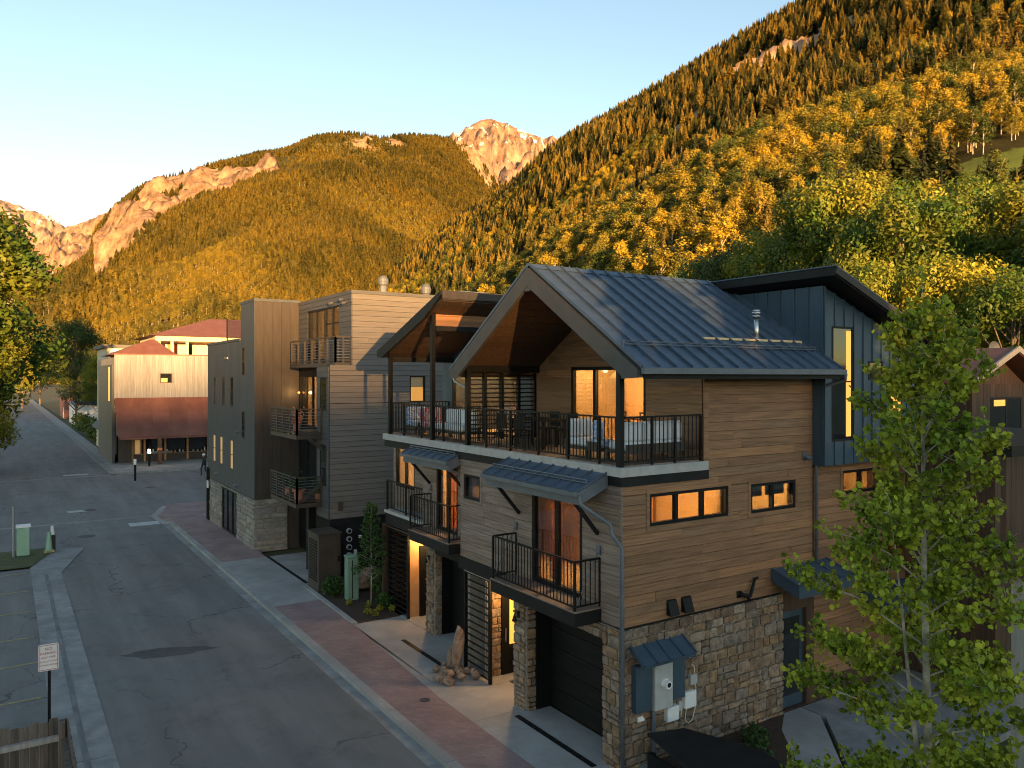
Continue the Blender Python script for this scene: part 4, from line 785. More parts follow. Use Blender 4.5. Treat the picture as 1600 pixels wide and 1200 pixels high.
# roof terrace
sl = MB().box(10.33, 12.82, 11.82, 18.42, 6.0, 6.19).build('terrace_slab', M['slabedge'], T1)
MB().box(10.36, 12.86, 11.85, 18.42, 5.80, 5.998).build('black_fascia', M['blacktrim'], T1)
for k in range(12): block('deck_plank', M['deck_wood'], sl, 10.46+k*.19, 10.46+k*.19+.184, 11.96, 18.36, 6.19, 6.21)
railing(T1, (10.45, 18.35), (10.45, 12.02), 6.21, .98, .118, (.18, .36, .55, .73, .9), 'terrace_railing'); railing(T1, (10.52, 11.95), (12.70, 11.95), 6.21, .98, .118, (.35, .65, 1), 'terrace_railing')
for y in (11.96, 18.12): MB().box(10.36, 10.48, y-.06, y+.06, 6.19, 8.5).build('post', M['black'], T1)
MB().box(10.49, 12.75, 18.06, 18.18, 8.14, 8.38).build('beam', M['black'], T1); MB().box(10.49, 12.75, 11.91, 12.01, 8.14, 8.38).build('beam', M['black'], T1)
RZ = lambda y: (8.21 + (y-11.15)*.634) if y <= 14.9 else (8.21 + (18.65-y)*.634)
upper_hole = [(13.7, 16.6, 6.19, 8.28)]
um = MB(); wallmesh(um, 'X', 12.75, -1, .15, 11.9, 18.3, 6.19, 8.36, upper_hole); um.prism([(12.75, 11.95, 8.36), (12.75, 18.1, 8.36), (12.75, 14.9, 10.36)], (.15, 0, 0)); uw = um.build('terrace_wall', M['siding'], T1)
boards(uw, 'X', 12.75, -1, 11.93, 18.2, 6.21, 8.4, M['siding'], .2, upper_hole, seed=16)
z = 8.4
while z < 10.2:
    y0 = 11.15 + (z+.2+.26-8.21)/.634
    if 14.9 - y0 > .1: block('board', M['siding'], uw, 12.728, 12.75, y0, 29.8-y0, z+.004, z+.196)
    z += .2
window(T1, 'X', 12.75, -1, 13.7, 16.6, 6.21, 8.28, 'terrace_door', 3, .09)
room(T1, 12.92, 16.4, 12.1, 18.2, 6.15, 8.9); lamp(T1, (14.6, 14.2, 8.3), 134, .06); lamp(T1, (14.4, 17.2, 8.2), 48, .06)
pic = MB().box(16.30, 16.34, 14.9, 16.2, 7.0, 8.1).build('picture', M['black'], T1); block('canvas', M['palewood'], pic, 16.28, 16.30, 14.95, 16.15, 7.05, 8.05)
scr = slat_screen(T1, 'Y', 18.28, 10.5, 12.72, 6.3, 8.12, .118, posts=5)
# roof
rf = MB(); rf.prism([(10.24, 11.15, 8.20), (10.24, 14.9, 10.58), (10.24, 18.65, 8.20), (10.24, 18.65, 8.0), (10.24, 14.9, 10.37), (10.24, 11.15, 8.0)], (6.26, 0, 0)); roof1 = rf.build('roof', M['fascia'], T1)
slope_pieces(roof1, 'roof_panel', M['roofmetal'], 10.2, 16.5, 14, 11.10, 8.178, 14.9, 10.59, .014, .012, .003, 'y'); seams(roof1, M['roofmetal'], 10.2, 16.5, 14, 11.10, 8.178, 14.9, 10.59, .02)
slope_pieces(roof1, 'roof_panel', M['roofmetal'], 10.2, 16.5, 14, 18.70, 8.178, 14.9, 10.59, .014, .012, .003, 'y'); seams(roof1, M['roofmetal'], 10.2, 16.5, 14, 18.70, 8.178, 14.9, 10.59, .02)
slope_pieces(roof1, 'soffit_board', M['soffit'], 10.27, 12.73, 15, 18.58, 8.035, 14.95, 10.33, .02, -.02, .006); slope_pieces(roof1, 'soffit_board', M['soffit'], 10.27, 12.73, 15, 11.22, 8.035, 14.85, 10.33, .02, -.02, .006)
MB().prism([(10.18, 14.72, 10.52), (10.18, 14.9, 10.645), (10.18, 15.08, 10.52), (10.18, 14.9, 10.60)], (6.32, 0, 0)).build('ridge_cap', M['roofmetal'], roof1)
bb = MB(); bb.prism([(10.14, 11.15, 8.16), (10.14, 14.9, 10.54), (10.14, 14.9, 10.12), (10.14, 11.62, 8.04), (10.14, 11.62, 7.98), (10.14, 11.15, 8.0)], (.09, 0, 0)); bb.prism([(10.14, 14.9, 10.54), (10.14, 18.65, 8.16), (10.14, 18.65, 8.0), (10.14, 18.18, 7.98), (10.14, 18.18, 8.04), (10.14, 14.9, 10.12)], (.09, 0, 0)); bb.build('bargeboard', M['fascia'], roof1)
MB().box(10.15, 10.24, 14.78, 15.02, 10.0, 10.14).build('ridge_block', M['fascia'], roof1)
MB().bar((10.2, 11.06, 8.13), (16.6, 11.06, 8.13), .10, .12).build('gutter', M['gutter'], roof1); MB().box(10.3, 16.5, 11.13, 11.155, 7.97, 8.2).build('eave_fascia', M['blacktrim'], roof1); MB().box(10.9, 16.5, 11.16, 11.9, 8.17, 8.19).build('eave_soffit', M['blacktrim'], roof1)
sg = MB(); ysg, zsg = 11.72, 8.57
for o_ in (.10, .155): sg.tube([(10.35, ysg, zsg+o_), (16.45, ysg, zsg+o_)], .015, 6)
for k in range(15): x = 10.2+(k)*6.3/14; sg.bar((max(10.3, min(16.4, x)), ysg+.03, zsg+.03), (max(10.3, min(16.4, x)), ysg, zsg+.18), .03)
sg.build('snow_rail', M['gutter'], roof1)
vp = MB(); vp.tube([(14.9, 12.25, 8.8), (14.9, 12.25, 9.42)], .06, 12); vp.tube([(14.9, 12.25, 9.42), (14.9, 12.25, 9.47)], .10, 12); vp.tube([(14.9, 12.25, 9.49), (14.9, 12.25, 9.55)], .105, 12); vp.tube([(14.9, 12.25, 9.56), (14.9, 12.25, 9.6)], .09, 12); vp.tube([(14.9, 12.25, 8.84), (14.9, 12.25, 8.95)], .14, 12, .07); vp.build('flue', M['steel'], roof1, True)
MB().tube([(10.28, 18.72, 8.1), (10.32, 18.66, 7.9), (10.42, 18.3, 7.75), (10.44, 18.22, 7.7)], .035, 8).build('downspout', M['steel'], roof1, True)
# blue seam-metal rear volume with shed roof
SZ = lambda x: 10.36 - (x-16.2)*.3627
bv = MB(); bv.prism([(16.53, 11.58, 5.87), (20.4, 11.58, 5.87), (20.4, 11.58, SZ(20.4)-.05), (16.53, 11.58, SZ(16.53)-.05)], (0, 6.2, 0)); bvo = bv.build('rear_volume', M['bluemetal'], T1)
for k in range(15):
    y = 11.58 + k*.41; m = MB().box(16.505, 16.53, y+.004, min(y+.406, 17.7), 5.87, SZ(16.5)-.04); m.build('metal_panel', M['bluemetal'], bvo); block('seam', M['bluemetal'], bvo, 16.475, 16.505, y-.012, y+.012, 5.87, SZ(16.5)-.04)
vh = [(16.8, 17.66, 6.45, 9.25), (18.3, 18.95, 7.95, 8.42), (19.2, 19.8, 6.8, 7.6)]
for k in range(10):
    x = 16.51 + k*.39
    for (r0, r1, s0, s1) in rect_sub((x+.004, x+.386, 5.87, SZ(x+.39)-.04), vh): block('metal_panel', M['bluemetal'], bvo, r0, r1, 11.556, 11.58, s0, s1)
    for (r0, r1, s0, s1) in rect_sub((x-.012, x+.012, 5.87, SZ(x+.02)-.04), vh): block('seam', M['bluemetal'], bvo, r0, r1, 11.526, 11.556, s0, s1)
for h, pn in zip(vh, ('glass_dark', 'glass_dark', 'litblind')):
    MB().box(h[0]+.02, h[1]-.02, 11.565, 11.576, h[2]+.02, h[3]-.02).build('glazing', M['glass_dark'] if pn == 'glass_dark' else M['litblind'], T1)
    window(T1, 'Y', 11.556, -1, h[0], h[1], h[2], h[3], 'window', 1, .05, 'black', None, depth=.0, mid=(7.9 if h[0] < 17 else None))
MB().box(17.38, 17.58, 11.560, 11.564, 6.55, 9.15).build('lit_curtain', M['litblind'], T1)
sr = MB(); sr.prism([(16.15, 11.02, SZ(16.15)+.2), (20.9, 11.02, SZ(20.9)+.2), (20.9, 11.02, SZ(20.9)), (16.15, 11.02, SZ(16.15))], (0, 7.0, 0)); sro = sr.build('shed_roof', M['blacktrim'], T1)
me_r = MB(); me_r.prism([(16.12, 10.98, SZ(16.12)+.2), (20.95, 10.98, SZ(20.95)+.2), (20.95, 10.98, SZ(20.95)+.225), (16.12, 10.98, SZ(16.12)+.225)], (0, 7.08, 0)); me_r.build('metal_sheet', M['roofmetal'], sro)
MB().bar((16.16, 11.0, SZ(16.16)+.12), (20.9, 11.0, SZ(20.9)+.12), .04, .16).build('front_fascia', M['brownpanel'], sro)
MB().tube([(16.62, 11.06, 8.08), (16.66, 11.1, 7.95), (16.58, 11.75, 7.75), (16.55, 11.80, 7.6), (16.55, 11.80, 2.9)], .042, 8).build('downspout', M['gutter'], T1, True)
# side door canopy, wall fittings
def lean_canopy(T, x0, x1, yw, ye, zw, ze, n, mt='bluemetal', dep=.25, name='canopy'):
    o = MB().prism([(x0, yw, zw), (x0, ye, ze), (x0, ye, ze-dep), (x0, yw, zw-dep)], (x1-x0, 0, 0)).build(name, M[mt], T)
    slope_pieces(o, 'roof_panel', M['roofmetal'] if mt != 'bluemetal' else M['bluemetal'], x0, x1, n, ye, ze, yw, zw, .014, .012, .004, 'y'); seams(o, M[mt], x0, x1, n, ye, ze, yw, zw, .018, .03); return o
lean_canopy(T1, 14.95, 17.0, 11.86, 11.1, 3.53, 3.28, 4, dep=.26)
lean_canopy(T1, 18.4, 20.9, 11.86, 10.9, 2.55, 2.3, 4, dep=.2)
o = lean_canopy(T1, 10.55, 12.0, 11.83, 11.40, 2.56, 2.30, 4, dep=.05, name='meter_hood')
for nm, x0, x1, z0, z1, d, mt_ in (('panel_cover', 10.6, 11.02, 1.25, 2.2, .16, 'bluemetal'), ('meter_cabinet', 11.07, 11.57, 1.22, 2.32, .20, 'greyplastic'), ('panel_cover', 11.61, 11.98, 1.3, 2.3, .14, 'bluemetal'), ('junction_box', 11.5, 11.83, .86, 1.16, .12, 'white'), ('junction_box', 12.01, 12.34, 1.02, 1.36, .12, 'white'), ('small_box', 12.2, 12.4, 1.48, 1.68, .08, 'greyplastic'), ('small_box', 11.88, 11.98, 1.0, 1.2, .06, 'greyplastic'), ('tag_plate', 10.75, 10.93, 1.02, 1.12, .03, 'white')):
    MB().box(x0, x1, YS-.07-d, YS-.065, z0, z1).build(nm, M[mt_], T1, bevel=.012 if d > .1 else 0)
mt1 = MB(); mt1.disc((11.33, YS-.27, 1.75), .105, (0, -1, 0), .04, 16); mt1.disc((11.33, YS-.31, 1.75), .085, (0, -1, 0), .09, 16); mo = mt1.build('meter', M['white'], T1); MB().disc((11.33, YS-.40, 1.75), .05, (0, -1, 0), .006, 12).build('dial', M['glass_dark'], mo)
MB().tube([(11.14, YS-.15, 1.25), (11.14, YS-.15, .1)], .05, 8).build('conduit', M['gutter'], T1); 
cb = MB(); cb.tube([(12.27, YS-.1, 1.9), (12.33, YS-.12, 1.85), (12.36, YS-.14, 1.4), (12.36, YS-.12, .95), (12.3, YS-.1, .72), (12.18, YS-.1, .66), (12.08, YS-.1, .75), (12.12, YS-.1, 1.0)], .012, 6); cb.tube([(11.75, YS-.1, .86), (11.8, YS-.1, .74), (11.95, YS-.1, .76), (11.97, YS-.1, 1.0)], .012, 6); cb.build('cable', M['cream'], T1, True)
for x in (11.62, 12.05):
    m = MB(); m.prism([(x, YS-.02, 3.04), (x, YS-.16, 3.02), (x, YS-.06, 3.32), (x, YS-.02, 3.34)], (.26, 0, 0)); m.build('vent_hood', M['black'], T1)
m = MB(); m.tube([(13.85, YS-.03, 3.16), (13.95, YS-.12, 3.1), (14.1, YS-.14, 3.08), (14.2, YS-.12, 3.25), (14.3, YS-.1, 3.42), (14.4, YS-.1, 3.44)], .05, 8, .03); m.box(13.78, 13.92, YS-.05, YS-.02, 3.05, 3.2); m.tube([(14.0, YS-.12, 3.12), (14.06, YS-.16, 2.98)], .04, 8); m.build('spotlight_arm', M['black'], T1, True)
m = MB(); m.box(16.1, 16.22, YS-.06, YS-.02, 6.05, 6.2); m.tube([(16.16, YS-.06, 6.12), (16.2, YS-.2, 6.05)], .05, 8, .07); m.build('spotlight', M['gutter'], T1)

# ---------------------------------------------------------------- second town house
T2 = thing('townhouse', 'second town house with single-pitch roof over an open terrace, behind the nearest gable', 'house', (10.85, 18.5, 0))
wm = MB(); h2 = [(19.4, 20.7, 3.5, 5.42), (19.1, 21.25, 0, 2.62)]
wallmesh(wm, 'X', 10.85, -1, .2, 18.48, 21.6, 2.95, 5.82, h2); f2 = wm.build('front_wall', M['cabinwood'], T2); boards(f2, 'X', 10.85, -1, 18.5, 21.6, 3.3, 5.82, M['siding_face'], .2, h2, seed=21)
wm = MB(); h3 = [(23.7, 25.2, 4.2, 5.6)]; wallmesh(wm, 'X', 11.6, -1, .15, 21.6, 25.4, 3.3, 5.98, h3); wm.box(10.87, 11.6, 21.58, 21.62, 3.3, 5.8); r2 = wm.build('recess_wall', M['siding_face'], T2); boards(r2, 'X', 11.6, -1, 21.65, 25.4, 3.5, 5.95, M['siding_face'], .2, h3, seed=22)
window(T2, 'X', 11.6, -1, 23.7, 25.2, 4.2, 5.6, 'window', 2, .07); room(T2, 11.8, 15, 21.0, 25.4, 3.3, 5.75); lamp(T2, (12.8, 23.8, 5.3), 86, .06)
MB().box(10.80, 10.9, 18.5, 21.6, 2.95, 3.3).build('black_band', M['blacktrim'], T2)
window(T2, 'X', 10.85, -1, 19.4, 20.7, 3.5, 5.42, 'balcony_door', 2, .09); room(T2, 11.05, 14, 18.6, 20.95, 3.3, 5.75); lamp(T2, (12.2, 19.9, 5.3), 86, .06)
c_ = MB()
for k in range(10): c_.box(11.2+(.02 if k % 2 else 0), 11.22+(.02 if k % 2 else 0), 20.1+k*.05, 20.148+k*.05, 3.4, 5.4)
c_.build('curtain', M['curtain'], T2)
gb = MB(); gb.box(11.05, 11.3, 18.46, 19.1, 0, 2.95); gb.box(11.06, 11.3, 19.1, 21.25, 2.62, 2.95); gb.box(11.3, 11.75, 21.18, 21.25, .1, 2.62); gb.box(11.3, 11.75, 19.1, 19.17, .1, 2.62); gb.build('garage_jamb', M['black'], T2); garage_door(T2, 11.65, 19.17, 21.18, .12, 2.62)
p2 = MB().box(11.04, 11.5, 21.25, 21.72, 0, 2.95).build('stone_pier', M['mortar'], T2); stones(p2, 'X', 11.04, -1, 21.25, 21.72, 0, 2.95, M['stone'], .25, seed=23); stones(p2, 'Y', 21.25, -1, 11.06, 11.28, 0, 2.6, M['stone'], .25, seed=24)
wall_lamp(T2, 11.0, 21.5, 2.45)
al = MB(); al.box(12.3, 12.4, 21.7, 25.2, 0, 2.95); al.box(11.3, 12.3, 21.72, 21.76, 0, 2.95); al.box(11.06, 12.3, 25.1, 25.2, 0, 2.95); al.box(11.0, 12.3, 21.7, 25.1, 2.9, 2.95); al.build('entry_alcove', M['cabinwood'], T2); MB().box(11.1, 12.28, 23.2, 23.26, .14, 2.88).build('alcove_partition', M['roomwood'], T2)
dr = MB().box(11.5, 12.25, 23.13, 23.2, .12, 2.45).build('front_door', M['black'], T2); block('pane', M['litblind'], dr, 11.75, 12.1, 23.12, 23.13, .9, 2.25)
MB().disc((11.6, 22.6, 2.86), .09, (0, 0, 1), .03, 12).build('ceiling_light', M['lamp'], T2); lamp(T2, (11.6, 22.7, 2.65), 26, .06); slat_screen(T2, 'X', 11.05, 23.1, 24.6, .14, 2.92, .17); slat_screen(T2, 'Y', 24.62, 11.1, 12.2, .14, 2.92, .17)
MB().box(11.0, 12.25, 21.9, 24.5, .117, .135).build('entry_slab', M['concrete'], T2)
balcony(T2, 10.1, 10.83, 18.6, 21.1, 3.5); awning(T2, 10.83, 10.08, 18.55, 21.4, 6.04, 5.74, 6); brace(T2, (10.81, 21.1, 4.8), (10.22, 21.1, 5.47)); brace(T2, (10.81, 18.9, 4.8), (10.22, 18.9, 5.47))
MB().tube([(10.06, 18.62, 5.64), (10.08, 18.62, 5.5), (10.5, 18.6, 5.32), (10.72, 18.62, 5.2)], .04, 8).build('downspout', M['gutter'], T2, True)
b2 = MB().box(10.95, 11.6, 21.62, 24.7, 3.02, 3.4).build('balcony', M['blacktrim'], T2); MB().box(10.92, 11.6, 21.64, 24.73, 3.4, 3.5).build('slab_edge', M['slabedge'], b2)
railing(T2, (11.0, 24.65), (11.0, 21.7), 3.5, 1.0, .12, (0, .5), 'balcony_railing')
sl = MB().box(10.33, 12.82, 18.425, 23.5, 6.0, 6.19).build('terrace_slab', M['slabedge'], T2); MB().box(10.37, 12.8, 18.425, 23.45, 5.78, 5.998).build('black_fascia', M['blacktrim'], T2)
for k in range(12): block('deck_plank', M['deck_wood'], sl, 10.46+k*.19, 10.46+k*.19+.184, 18.44, 23.4, 6.19, 6.21)
railing(T2, (10.45, 23.4), (10.45, 18.45), 6.21, .98, .118, (.02, .25, .5, .78), 'terrace_railing'); railing(T2, (10.5, 23.4), (12.7, 23.4), 6.21, .98, .118, (.5, 1), 'terrace_railing')
RU = lambda y: 10.40 - (y-19.2)*.356
for y in (23.1, 20.16): MB().box(10.36, 10.48, y-.06, y+.06, 6.19, RU(y)-.24).build('post', M['black'], T2)
uh = [(19.2, 23.2, 6.19, 8.25)]; um = MB(); wallmesh(um, 'X', 12.75, -1, .15, 18.45, 23.9, 6.0, 8.5, uh); um.prism([(12.75, 18.45, 8.5), (12.75, 23.9, 8.5), (12.75, 20.16, RU(20.16)-.24), (12.75, 18.45, RU(20.16)-.24)], (.15, 0, 0)); u2 = um.build('terrace_wall', M['bluemetal'], T2)
for k in range(14):
    y = 18.5+k*.385
    for (r0, r1, s0, s1) in rect_sub((y, y+.38, 6.21, 8.7), uh): block('metal_panel', M['bluemetal'], u2, 12.73, 12.75, r0, r1, s0, s1)
window(T2, 'X', 12.75, -1, 19.2, 23.2, 6.21, 8.25, 'terrace_door', 4, .08); room(T2, 12.92, 16, 18.6, 23.9, 6.15, 8.8); lamp(T2, (14.2, 21.6, 8.2), 144, .06)
wr = MB(); wr.box(12.9, 16, 23.72, 23.9, 0, 8.5); wr.box(12.4, 16, 25.2, 25.4, 0, 6); wr.build('end_wall', M['greyshade'], T2)
rf = MB(); rf.prism([(10.24, 19.2, RU(19.2)-.03), (10.24, 23.5, RU(23.5)-.03), (10.24, 23.5, RU(23.5)-.22), (10.24, 19.2, RU(19.2)-.22)], (5.8, 0, 0)); rf2 = rf.build('roof', M['fascia'], T2)
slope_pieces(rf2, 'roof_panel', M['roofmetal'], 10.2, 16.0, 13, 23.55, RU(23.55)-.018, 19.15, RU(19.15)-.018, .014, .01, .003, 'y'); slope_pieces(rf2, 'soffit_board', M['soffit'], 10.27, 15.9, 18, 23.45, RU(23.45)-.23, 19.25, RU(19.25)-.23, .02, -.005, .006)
MB().prism([(10.14, 19.15, RU(19.15)), (10.14, 23.55, RU(23.55)), (10.14, 23.55, RU(23.55)-.18), (10.14, 23.2, RU(23.2)-.34), (10.14, 20.2, RU(20.2)-.34), (10.14, 19.15, RU(19.15)-.12)], (.09, 0, 0)).build('bargeboard', M['blacktrim'], rf2)
MB().box(10.2, 16.0, 19.14, 19.19, RU(19.2)-.2, RU(19.2)+.03).build('top_fascia', M['brownpanel'], rf2)
hd = MB().box(10.5, 16, 20.12, 20.2, 9.50, 9.84).build('header', M['siding'], T2); boards(hd, 'Y', 20.12, -1, 10.5, 16, 9.50, 9.84, M['siding'], .17, seed=25)
MB().box(10.49, 16, 20.08, 20.22, 9.36, 9.498).build('beam', M['blacktrim'], T2); MB().box(10.49, 12.75, 23.04, 23.16, 8.5, 8.66).build('beam', M['blacktrim'], T2)

# ---------------------------------------------------------------- tall grey building
T3 = thing('apartment_building', 'tall flat-roofed grey apartment block with corner balconies and stone base', 'building', (9.6, 29.5, 0))
YW = 29.5; hw = [(14.17, 14.89, 6.97, 8.08)]
wm = MB(); wallmesh(wm, 'Y', YW, -1, .3, 11.65, 20, 0, 11.45, hw); wallmesh(wm, 'Y', YW, -1, .3, 10.72, 11.65, 2.43, 8.5); w3 = wm.build('side_wall', M['blacktrim'], T3)
boards(w3, 'Y', YW, -1, 10.72, 20, 2.43, 8.5, M['greysiding'], .22, hw, (5, 9), .03, .013, seed=31); boards(w3, 'Y', YW, -1, 11.65, 20, 8.5, 11.36, M['greysiding'], .22, (), (5, 9), .03, .013, seed=32)
MB().box(10.7, 20, YW-.05, YW, 0, 2.41).build('dark_base', M['blacktrim'], T3)
MB().box(11.60, 20, YW-.06, YW+.3, 11.36, 11.5).build('coping', M['greyshade'], T3)
window(T3, 'Y', YW, -1, 14.17, 14.89, 6.97, 8.08, 'window', 1, .06); MB().box(14.2, 14.86, YW+.12, YW+.14, 7.0, 7.6).build('lit_glazing', M['litblind'], T3); MB().box(14.2, 14.86, YW+.12, YW+.14, 7.6, 8.06).build('blind', M['litblind_dim'], T3)
for i, z in enumerate((1.92, 1.60, 1.28, .96)):
    m = MB(); m.disc((11.49, YW-.05, z), .11, (0, -1, 0), .1, 14); o = m.build('meter', M['greyplastic'], T3); MB().disc((11.49, YW-.15, z), .07, (0, -1, 0), .01, 12).build('dial', M['glass_dark'], o)
m = MB(); m.box(11.7, 11.78, YW-.16, YW-.05, .9, 1.15); m.box(11.9, 12.0, YW-.12, YW-.05, 1.6, 1.7); m.build('meter_boxes', M['white'], T3)
MB().box(11.05, 11.25, YW-.09, YW-.03, 2.75, 3.1).build('vent', M['brownbox'], T3)
pj = MB(); pj.box(10.72, 11.65, YW+.3, 30.85, 2.43, 8.45); pj.build('bay', M['greyshade'], T3)
hb = [(29.72, 30.45, 6.7, 8.0), (29.72, 30.45, 3.7, 5.3)]; bay = MB().box(10.70, 10.72, YW+.01, 30.85, 2.43, 8.45).build('bay_front', M['blacktrim'], T3); boards(bay, 'X', 10.70, -1, YW, 30.85, 2.43, 8.45, M['greyshade'], .22, hb, (9, 12), .03, .013, seed=33)
for h in hb: MB().box(10.675, 10.70, h[0], h[1], h[2], h[3]).build('glazing', M['glass_dark'], T3); window(T3, 'X', 10.675, -1, h[0], h[1], h[2], h[3], 'window', 1, .05, 'blacktrim', None, depth=0, mid=(h[2]+h[3])/2)
hu = [(30.85, 34.9, 8.75, 11.0)]; wm = MB(); wallmesh(wm, 'X', 11.65, -1, .25, YW+.3, 36.14, 2.43, 11.45, hu + [(33.4, 36.0, 5.75, 8.1), (32.3, 35, 3.05, 5.2)]); u3 = wm.build('upper_front_wall', M['blacktrim'], T3)
boards(u3, 'X', 11.65, -1, YW, 36.1, 8.5, 11.36, M['greyshade'], .22, hu, (9, 12), .03, .013, seed=34); MB().box(11.6, 11.95, YW+.3, 36.14, 11.36, 11.5).build('coping', M['greyshade'], T3)
window(T3, 'X', 11.65, -1, 30.85, 32.6, 9.6, 11.0, 'window', 2, .06, 'blacktrim', mid=10.3); window(T3, 'X', 11.65, -1, 32.6, 34.9, 8.75, 11.0, 'balcony_door', 2, .07, 'blacktrim'); MB().box(11.61, 11.65, 30.85, 32.6, 8.75, 9.6).build('panel', M['greyshade'], T3)
room(T3, 11.95, 15, 30.9, 36, 8.5, 11.2, 'room'); lamp(T3, (13, 33.5, 10.7), 26, .06); MB().box(12.1, 12.14, 31.0, 32.0, 8.8, 11).build('curtain', M['curtain'], T3)
window(T3, 'X', 11.65, -1, 33.4, 36.0, 5.75, 8.1, 'balcony_door', 3, .07, 'blacktrim'); room(T3, 11.95, 15, 31.5, 36.1, 5.5, 8.3); lamp(T3, (12.9, 34.4, 7.8), 57, .06)
window(T3, 'X', 11.65, -1, 32.3, 35, 3.05, 5.2, 'balcony_door', 2, .07, 'blacktrim', 'glass_dark')
m = MB(); m.disc((11.58, 36.0, 7.3), .05, (0, -1, 0), .08, 10); m.build('wall_light', M['litblind'], T3); lamp(T3, (11.3, 35.8, 7.3), 3, .06)
def cable_balcony(T, x0, x1, y0, y1, z, diag=False):
    b = MB().box(x0, x1, y0, y1, z-.16, z).build('balcony', M['brownbox'], T)
    for (a, c) in (((x0+.04, y1-.04), (x0+.04, y0+.04)), ((x0+.04, y0+.04), (x1, y0+.04))):
        m = MB(); A = Vector((*a, z)); C = Vector((*c, z)); up = Vector((0, 0, 1)); n = max(2, round((C-A).length/.9))
        m.bar(A+up*1.02, C+up*1.02, .09, .05); m.bar(A+up*.1, C+up*.1, .07, .05)
        for k in range(n+1): q = A.lerp(C, k/n); m.bar(q-up*.1, q+up*1.04, .075)
        r_ = m.build('balcony_railing', M['brownbox'], T); an = math.atan2(C.y-A.y, C.x-A.x)
        for k in range(7): q = (A+C)/2 + up*(.2+k*.115); piece('rail_bar', cube_mesh(M['gutter']), r_, q, ((C-A).length, .014, .02), (0, 0, an))
    if diag: MB().bar((x0+.5, y0+.02, z-.15), (x1-.02, y0+.02, z-1.25), .12).build('brace', M['brownbox'], T)
cable_balcony(T3, 10.98, 11.65, 29.62, 35.3, 8.6); cable_balcony(T3, 9.62, 11.6, 30.2, 33.7, 5.72, True); cable_balcony(T3, 9.62, 11.6, 30.2, 33.7, 3.02, False)
MB().bar((9.8, 30.25, 3.1), (11.3, 30.25, 4.2), .12).build('brace', M['brownbox'], T3)
g3 = MB(); g3.box(11.62, 11.95, YW+.3, 36.1, .1, 2.43); g3.box(10.45, 10.75, 31.2, 31.5, .1, 2.86); g3.build('garage_front', M['black'], T3); garage_door(T3, 11.55, 30.9, 33.6, .12, 2.3)
# forward block
fb = MB(); fb.box(9.62, 20, 36.16, 38.7, 2.4, 11.55); fb.box(9.62, 20, 38.7, 45.8, 2.4, 9.8); fb.box(9.75, 20, 36.25, 45.7, 0, 2.4); fbo = fb.build('corner_block', M['brownpanel'], T3)
pf = MB().box(9.62, 11.63, 36.14, 36.158, 2.42, 11.5).build('brown_front', M['brownpanel'], T3)
for k in range(5): block('panel', M['brownpanel'], pf, 9.60+k*.406, 9.60+k*.406+.398, 36.115, 36.14, 2.42, 11.5)
wn = [(43.65, 44.25, 6.55, 8.05), (41.75, 42.35, 6.55, 8.05), (40.0, 40.6, 6.55, 8.05), (37.8, 38.35, 8.1, 9.45), (37.8, 38.35, 5.1, 6.4), (43.8, 44.4, 3.45, 4.95), (42.2, 42.8, 3.45, 4.95), (40.0, 40.6, 3.4, 4.9)]
bf = MB().box(9.60, 9.62, 36.14, 45.8, 2.6, 9.78).build('slate_front', M['bluepanel'], T3)
y = 36.10
for k in range(12):
    e = y + .81
    for (r0, r1, s0, s1) in rect_sub((y+.004, min(e, 45.8)-.004, 2.45, 11.5 if e < 38.75 else 9.76), wn): block('panel', M['bluepanel'], bf, 9.575, 9.60, r0, r1, s0, s1)
    y = e
for h in wn:
    MB().box(9.585, 9.60, h[0], h[1], h[2], h[3]).build('glazing', M['litblind_dim'] if h[2] < 5 else M['glass_dark'], T3); window(T3, 'X', 9.58, -1, h[0], h[1], h[2], h[3], 'window', 1, .05, 'brownpanel', None, depth=0, mid=(h[2]+h[3])/2)
cp = MB(); cp.box(9.55, 11.7, 36.08, 38.72, 11.5, 11.62); cp.box(9.55, 9.9, 38.72, 45.85, 9.78, 9.9); cp.build('coping', M['bluepanel'], T3)
sb = MB(); wallmesh(sb, 'X', 9.62, -1, .13, 36.14, 45.8, 0, 2.42, [(39.4, 42.5, 0, 2.3)]); sb.box(9.62, 11.1, 36.16, 36.25, 0, 2.42); so = sb.build('stone_base', M['mortar'], T3)
stones(so, 'X', 9.62, -1, 36.14, 45.8, .1, 2.42, M['greystone'], .5, [(39.35, 42.55, 0, 2.35)], seed=35, flat=.55); stones(so, 'Y', 36.16, -1, 9.58, 11.07, .1, 2.42, M['greystone'], .5, (), seed=36, flat=.55)
window(T3, 'X', 9.62, -1, 39.4, 42.5, .12, 2.3, 'shop_door', 3, .08, 'blacktrim', 'glass_dark')
m = MB(); m.box(9.5, 9.58, 45.3, 45.42, .1, 3.0); m.box(9.5, 9.58, 45.65, 45.77, .1, 3.0); m.build('black_frame', M['black'], T3); MB().box(9.46, 9.5, 45.2, 45.5, 1.9, 2.3).build('notice', M['white'], T3)
for (yy, zz) in ((41.2, 9.0), (38.9, 5.4), (39.2, 2.75), (43.3, 2.9)): m = MB(); m.box(9.54, 9.575, yy-.05, yy+.05, zz-.05, zz+.05); m.tube([(9.56, yy, zz), (9.4, yy, zz-.03)], .05, 8, .075); m.build('wall_light', M['steel'], T3)
for (yy, zz) in ((30.4, 11.2), (30.1, 11.05), (31.6, 11.15)): m = MB(); m.tube([(11.63, yy, zz), (11.45, yy, zz-.04)], .045, 8, .07); m.build('wall_light', M['steel'], T3)
MB().box(9.75, 11.5, 42.0, 42.02, 9.85, 11.0).build('glass_screen', M['glass'], T3); MB().box(9.72, 9.78, 41.98, 42.04, 9.85, 11.05).build('screen_post', M['black'], T3)
